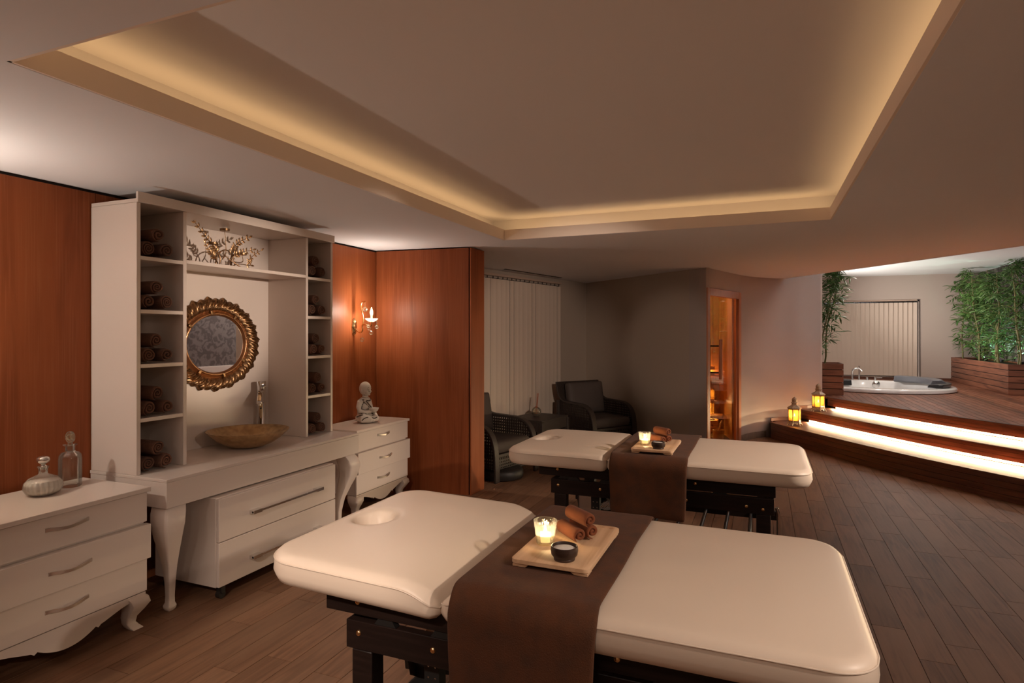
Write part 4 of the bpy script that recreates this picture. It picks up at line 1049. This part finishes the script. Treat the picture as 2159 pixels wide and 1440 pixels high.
boxuv(MB().box(-.27,.27,-.34,.34,.470,.495).build('table_top', RATTAN, tb, bevel=.004), 4)
for x0,x1,y0,y1 in ((.245,.265,-.335,.335),(-.265,-.245,-.335,.335),(-.244,.244,-.335,-.315),(-.244,.244,.315,.335)):
    boxuv(MB().box(x0,x1,y0,y1,.345,.469).build('apron', M('lit_rattan',(.05,.04,.035),.4) if False else RATTAN, tb), 4)
for sx in (-1,1):
    for sy in (-1,1): boxuv(MB().box(sx*.255-.025,sx*.255+.025,sy*.325-.025,sy*.325+.025,0,.4695).build('leg', RATTAN, tb, bevel=.004), 4)
df = thing('reed_diffuser', 'round glass reed diffuser with red reeds on the side table', 'diffuser', (-2.80,7.66,.497))
MB().lathe([(.0005,0),(.035,0),(.058,.022),(.068,.055),(.060,.088),(.036,.110),(.022,.114),(.020,.112),(.034,.104),(.052,.084),(.060,.055),(.050,.022),(.0005,.010)],32,cap0=False,cap1=False).build('flask', CRYSTAL, df, smooth=60)
MB().lathe([(.0005,.011),(.045,.022),(.054,.045),(.0005,.045)],24,cap0=False,cap1=False).build('oil', M('amber_oil',(.25,.10,.04),.2), df, smooth=50)
MB().lathe([(.021,.100),(.024,.118),(.013,.124),(.010,.118)],20,cap0=False,cap1=False).build('collar', REED, df, smooth=50)
for k in range(4): MB().cyl((.0,.0,.03),(.012*cos(k*1.6)+.016,.012*sin(k*1.6)+.016,.30),.0022,n=6).build('reed', REED, df)
tag(MB().lathe([(.0005,0),(.20,0),(.235,.012),(.245,.05),(.238,.095),(.215,.118),(.0005,.122)],36,cap0=False,cap1=False).build('floor_stool', RUBBER, smooth=50, loc=(-2.68,6.21,0)), 'low round black stool base under the nearer armchair', 'stool')

# ------------------------------------------------------------------ sauna
dd = (DP2-DP1).normalized(); dn = Vector((-dd.y,dd.x)); W3 = (DP2-DP1).length
def dpt(s, off=0, z=0): p = DP1+dd*s+dn*off; return (p.x,p.y,z)
def dbox(s0, s1, o0, o1, z0, z1):
    m = MB(); pts = [dpt(s0,o0),dpt(s1,o0),dpt(s1,o1),dpt(s0,o1)]; m.rings([[(p[0],p[1],z0) for p in pts],[(p[0],p[1],z1) for p in pts]]); return m
dr = struct(empty('door_1'), 'glass sauna door in a reddish wooden frame')
dbox(-.02,.075,-.02,.012,0,DZ).build('door_frame', FRAMEW, dr, bevel=.004)
dbox(W3-.085,W3+.012,-.02,.05,0,DZ).build('door_frame', FRAMEW, dr, bevel=.004)
dbox(.0755,W3-.0855,-.02,.05,DZ-.10,DZ).build('door_frame', FRAMEW, dr, bevel=.004)
dbox(W3-.115,W3-.0855,.014,.05,0,DZ-.101).build('door_stop', FRAMEW, dr)
pane = dbox(.04,W3-.118,.016,.024,.012,DZ-.104).build('glass_pane', BRONZEG, dr)
hs = .34
hb = MB().cyl(dpt(hs,-.06,.98),dpt(hs,-.06,1.52),.024,n=14).build('handle', FRAMEW, dr, smooth=40)
for z in (1.07,1.43): MB().cyl(dpt(hs,-.06,z),dpt(hs,.10,z),.010,n=8).build('handle_post', BLACKM, hb)
MB().cyl(dpt(hs,.10,.98),dpt(hs,.10,1.52),.022,n=12).build('inner_handle', BLACKW, hb, smooth=40)
sr = struct(empty('wall_sauna'), 'pine-boarded sauna cabin behind the glass door')
RA, RB = Vector(dpt(W3-.05,.10)[:2]), Vector((-.66,10.62)); BB = Vector((-2.55,10.62)); LB = Vector((-2.2,9.85)); LA = Vector((-.80,8.50))
def boards(a, b, wd, side):
    d = (b-a); L_ = d.length; d.normalize(); s = 0
    while s < L_-.01:
        e = min(s+wd-.004, L_); m = MB(); wallseg(m, a+d*s, a+d*e, 0, 2.25, .015, side); m.build('wall_board', PINE, sr, bevel=.003, seg=1); s += wd
boards(RA, RB, .15, -1); boards(RB, BB, .10, -1); boards(BB, LB, .10, -1); boards(LB, LA, .12, -1)
MB().prism([(RA.x,RA.y),(RB.x,RB.y),(BB.x,BB.y),(LB.x,LB.y),(LA.x,LA.y)],'z',2.25,2.28).build('cabin_ceiling', PINE, sr)
MB().prism([(RA.x,RA.y),(RB.x,RB.y),(BB.x,BB.y),(LB.x,LB.y),(LA.x,LA.y)],'z',.001,.012).build('cabin_floor', M('sauna_floor',(.10,.06,.035),.6), sr)
# benches
def bench(label, y0, y1, z, x0, x1, slats):
    b_ = thing('sauna_bench', label, 'bench', ((x0+x1)/2,(y0+y1)/2,0)); Ti = Matrix.Translation(b_.location).inverted(); n_ = slats; pit = (y1-y0)/n_
    for k in range(n_):
        o = MB().box(x0,x1,y0+pit*k+.004,y0+pit*(k+1)-.004,z-.03,z).build('bench_slat', PINE, b_, bevel=.003); o.matrix_parent_inverse = Ti
    for zz in (z-.13,z-.23):
        if zz > .08:
            o = MB().box(x0,x1-.05,y0+.03,y0+.05,zz,zz+.06).build('front_slat', PINE, b_, bevel=.003); o.matrix_parent_inverse = Ti
    for x in (x0+.05,x1-.10,(x0+x1)/2):
        o = MB().box(x,x+.05,y0+.055,y0+.10,.012,z-.031).build('bench_leg', PINE, b_); o.matrix_parent_inverse = Ti
    return b_
bench('lower slatted sauna bench behind the glass door', 9.72, 10.08, .34, -1.75, -.57, 3)
bench2 = bench('upper slatted sauna bench along the back wall', 10.09, 10.55, .56, -2.3, -.70, 4)
bk = empty('backrest', (-1.3,10.57,.85)); bk.parent = bench2; bk.matrix_parent_inverse = Matrix.Translation(bench2.location).inverted()
for z in (.80,.90,1.00):
    MB().box(-.85,.58,-.012,.012,z-.85,z-.85+.055).build('backrest_slat', PINE, bk, bevel=.003)
bu = thing('sauna_bucket', 'small wooden bucket on the sauna floor', 'bucket', (-.60,9.50,.013))
MB().lathe([(.0005,0),(.07,0),(.085,.16),(.078,.16),(.065,.01)],20,cap0=False,cap1=False).build('pail', PINE, bu, smooth=40); MB().tube([(-.03,0,.05),(.05,.02,.30)],.010,8).build('ladle', PINE, bu)
strip_light('sauna_back_light',(-2.2,10.597,.93),(-.75,10.597,.93),.02,20,(1,.55,.16),(0,-.2,1))
strip_light('sauna_bench_light',(-2.2,10.12,.50),(-.75,10.12,.50),.02,12,(1,.58,.18),(0,-.6,-1))
strip_light('sauna_low_light',(-1.7,9.78,.29),(-.62,9.78,.29),.02,8,(1,.58,.18),(0,-.6,-1))
light('sauna_lamp','POINT',(-1.1,9.5,2.15),16,(1,.70,.42),radius=.06)

# ------------------------------------------------------------------ lanterns
def lantern(label, loc, rz, s=1.0):
    l = thing('candle_lantern', label, 'lantern', loc, rz, 'candle lanterns on the steps')
    n = 6; R0 = .082*s
    def hexr(r, z, k=n, ph=0): return [(r*cos(2*pi*i/k+ph), r*sin(2*pi*i/k+ph), z) for i in range(k)]
    MB().rings([hexr(R0*1.14,.030*s),hexr(R0*1.14,.040*s),hexr(R0,.052*s)]).build('base', LANT, l)
    for i in range(n):
        a = 2*pi*i/n; c_, s_ = cos(a), sin(a)
        MB().tube([(R0*1.05*c_,R0*1.05*s_,.034*s),(R0*1.22*c_,R0*1.22*s_,.014*s),(R0*1.30*c_,R0*1.30*s_,0)],[.010*s,.007*s,.009*s],6).build('foot', LANT, l)
        MB().cyl((R0*c_,R0*s_,.05*s),(R0*c_,R0*s_,.245*s),.0065*s,n=6).build('corner_post', LANT, l)
        a2 = a+pi/n; ap = R0*cos(pi/n); hw = R0*sin(pi/n)-.004*s; cx, cy = ap*cos(a2), ap*sin(a2); tx, ty = -sin(a2), cos(a2)
        pn = MB().obox((cx,cy,.148*s),(tx,ty,0),(cos(a2),sin(a2),0),(0,0,1),hw,.0012*s,.093*s).build('pane', AMBER, l)
        sc_ = MB()
        for k in range(6):
            u = (k-2.5)/3*hw
            for zz in (.066,.232): sc_.ball((cx+tx*u,cy+ty*u,zz*s),.006*s,6,4)
        sc_.bar((cx-tx*hw,cy-ty*hw,.058*s),(cx+tx*hw,cy+ty*hw,.058*s),.005*s,.012*s); sc_.bar((cx-tx*hw,cy-ty*hw,.240*s),(cx+tx*hw,cy+ty*hw,.240*s),.005*s,.012*s)
        sc_.build('filigree', LANT, pn)
    MB().rings([hexr(R0*1.20,.245*s),hexr(R0*1.24,.254*s),hexr(R0*1.08,.268*s),hexr(R0*.72,.285*s),hexr(R0*.50,.300*s),hexr(R0*.46,.322*s),hexr(R0*.60,.326*s),hexr(R0*.60,.332*s),hexr(R0*.44,.338*s)]).build('roof', LANT, l)
    MB().lathe([(.036*s,.338*s),(.036*s,.362*s),(.037*s,.378*s),(.026*s,.398*s),(.008*s,.412*s),(.0005,.420*s)],18,cap1=False).build('finial', LANT, l, smooth=50)
    MB().lathe([(.0005,.0521*s),(.036*s,.0521*s),(.036*s,.130*s),(.0005,.130*s)],18,cap0=False,cap1=False).build('candle', WAX, l, smooth=40)
    MB().lathe([(.0005,.131*s),(.008*s,.140*s),(.009*s,.152*s),(.0005,.175*s)],10,cap0=False,cap1=False).build('flame', FLAME, l, smooth=60)
    light('lantern_light','POINT',(loc[0],loc[1],loc[2]+.16*s),2.2,(1,.60,.20),radius=.02)
lantern('candle lantern standing on the first step', (.44,9.86,Z1+.001), .2)
lantern('candle lantern standing on the second step', (.79,10.33,Z2+.001), .75)

# ------------------------------------------------------------------ whirlpool
tubo = thing('whirlpool_tub', 'round white whirlpool tub sunk in the wooden deck', 'tub', (TUB.x,TUB.y,Z3+.001))
MB().lathe([(TR-.03,0),(TR,.012),(TR,.055),(TR-.02,.072),(TR-.06,.078),(TR-.20,.078),(TR-.24,.070),(TR-.26,.03),(TR-.32,-.32),(TR-.42,-.38),(.0005,-.39)],72,cap0=False,cap1=False).build('shell', ACRYL, tubo, smooth=50)
def arcpad(a0, a1, prof, name, mat):
    rs = []; n = 24
    for i in range(n+1):
        a = radians(a0+(a1-a0)*i/n); rs.append([(r*cos(a), r*sin(a), z) for r, z in prof])
    return MB().rings(rs).build(name, mat, tubo, bevel=.012, smooth=40)
arcpad(-18,62,[(1.06,.079),(1.10,.10),(.98,.20),(.84,.19),(.80,.10),(.82,.079)],'headrest_back',PADG)
arcpad(-40,8,[(1.10,.079),(1.12,.14),(1.02,.145),(.88,.13),(.86,.079)],'headrest',PAD)
arcpad(112,172,[(.98,-.02),(1.02,.085),(.96,.105),(.86,.09),(.84,-.02)],'headrest',PAD)
for a in (78,92): pass
fx_, fy_ = -.28, 1.03
MB().tube(smoothpath([(fx_,fy_,.078),(fx_,fy_,.24),(fx_+.03,fy_-.03,.30),(fx_+.10,fy_-.08,.305),(fx_+.15,fy_-.12,.25)],6),.020,10).build('spout', STEEL, tubo, smooth=60)
MB().tube([(fx_+.12,fy_+.02,.078),(fx_+.12,fy_+.02,.36)],.017,10).build('hand_shower', STEEL, tubo, smooth=60)
for dx in (.26,.40): MB().lathe([(.030,.078),(.030,.090),(.022,.092),(.022,.135),(.0005,.137)],14,c=(fx_+dx,fy_+.01,0),cap1=False).build('tap_knob', STEEL, tubo, smooth=50)
MB().bar((fx_+.40,fy_+.01,.125),(fx_+.52,fy_+.0,.13),.014,.010).build('tap_lever', STEEL, tubo)
MB().ball((.12,.925,.0),(.075,.03,.075),16,10).build('overflow_jet', STEEL, tubo, smooth=60)
for k in range(9):
    a = radians(60+k*9); MB().ball((.93*cos(a),.93*sin(a),-.10),.018,8,6).build('jet', STEEL, tubo, smooth=60)

# ------------------------------------------------------------------ planters and bamboo
def planter(label, x0, x1, y0, y1, z0, z1, n):
    p = thing('wooden_planter', label, 'planter', ((x0+x1)/2,(y0+y1)/2,z0)); Ti = Matrix.Translation(p.location).inverted()
    pit = (z1-z0)/n
    for k in range(n):
        za, zb = z0+.002+pit*k, z0+pit*(k+1)-.009
        for bx_ in ((x0,x1,y0,y0+.02),(x0,x1,y1-.02,y1),(x0,x0+.02,y0+.0205,y1-.0205),(x1-.02,x1,y0+.0205,y1-.0205)):
            o = MB().box(*bx_,za,zb).build('board', PLANTW, p, bevel=.002); o.matrix_parent_inverse = Ti
    o = MB().box(x0+.021,x1-.021,y0+.021,y1-.021,z0+.002,z1-.04).build('soil', SOIL, p); o.matrix_parent_inverse = Ti
    return p
planter('square dark wood planter at the end of the curved wall', .62, 1.235, 11.30, 11.92, Z3, 1.11, 5)
planter('long dark wood planter along the right-hand wall', 3.74, 4.22, 12.35, YB-.025, Z3, 1.10, 5)
def bamboo(label, x, y, z0, h, lean, seed, nl, spread, lo=.25, group=None):
    rnd = random.Random(seed); b = thing('bamboo_plant', label, 'bamboo', (x,y,z0), 0, group)
    path = [Vector((lean[0]*(t_/12)**1.5+.02*sin(t_*.7+seed), lean[1]*(t_/12)**1.5+.02*cos(t_*.6+seed), h*t_/12)) for t_ in range(13)]
    path[0] = Vector((0,0,0)); fine = smoothpath(path,2)
    MB().tube(fine,[.015*(1-.6*i/len(fine))*(1.14 if i % 3 == 0 else 1) for i in range(len(fine))],8).build('culm', CULM, b, smooth=60)
    mb = MB(); tw = MB()
    for k in range(nl):
        t_ = lo+(1-lo)*(rnd.random()**.8); p = path[0].lerp(path[-1],t_); i = min(int(t_*12),11); p = path[i].lerp(path[i+1],t_*12-i)
        a = rnd.uniform(0,2*pi); R = spread*(.25+.75*rnd.random())*(1 if t_ < .75 else 1-.6*(t_-.75)/.25)
        q = p+Vector((cos(a)*R,sin(a)*R,R*rnd.uniform(-.1,.6))); q.x = min(q.x, 4.16-x); q.y = min(q.y, 15.5-y)
        tw.tube([p,(p+q)/2+Vector((0,0,.03)),q],[.003,.0022,.0012],4)
        for j in range(rnd.randint(5,8)):
            aa = rnd.uniform(0,2*pi); s0 = rnd.random()
            pp = p.lerp(q,.35+.65*s0); d_ = Vector((cos(aa),sin(aa),rnd.uniform(-.9,.25)))*.8+Vector((cos(a),sin(a),0))*.5
            leaf(mb, pp, d_, (rnd.uniform(-.4,.4),rnd.uniform(-.4,.4),1), rnd.uniform(.11,.19), rnd.uniform(.020,.031))
    mb.v = [(min(vx, 4.22-x), min(vy, 15.62-y), vz) for vx, vy, vz in mb.v]
    tw.build('twigs', CULM, b)['kind'] = 'stuff'; f_ = mb.build('foliage', LEAF, b, smooth=60); f_['kind'] = 'stuff'
    return b
bamboo('tall bamboo stem leaning left in the square planter', .93, 11.55, 1.07, 1.65, (.22,.05), 3, 80, .30, .10, 'bamboo in the square planter')
bamboo('slimmer bamboo stem rising beside it in the square planter', .99, 11.70, 1.07, 1.70, (.26,.0), 8, 44, .28, .2, 'bamboo in the square planter')
nth = ['nearest','second','third','fourth','fifth','sixth','seventh','eighth','ninth']
for k in range(9):
    y = 12.62+k*.345; xk = 3.98+.10*sin(k*2.1)
    bamboo(f'leafy bamboo in the long planter, {nth[k]} counted from its front end', xk, y, 1.06, 1.66+.14*sin(k*1.7), (-.10+.08*sin(k),.08*cos(k*2)), 20+k, 66, .31, .05, 'bamboo in the long planter')
# planter uplights, cool green white
for k, y in enumerate((13.0,13.9,14.8)):
    u = thing('planter_uplight', f'small {("front","middle","rear")[k]} uplight among the bamboo of the long planter', 'uplight', (4.12,y,1.061), 0, 'uplights in the long planter')
    MB().lathe([(.0005,0),(.035,0),(.038,.05),(.030,.05),(.026,.03),(.0005,.03)],16,cap0=False,cap1=False).build('housing', BLACKM, u, smooth=40)
    light('uplight','SPOT',(4.12,y,1.12),30,(.45,1,.72),(-.12,0,1),radius=.03,angle=110,blend=.8)
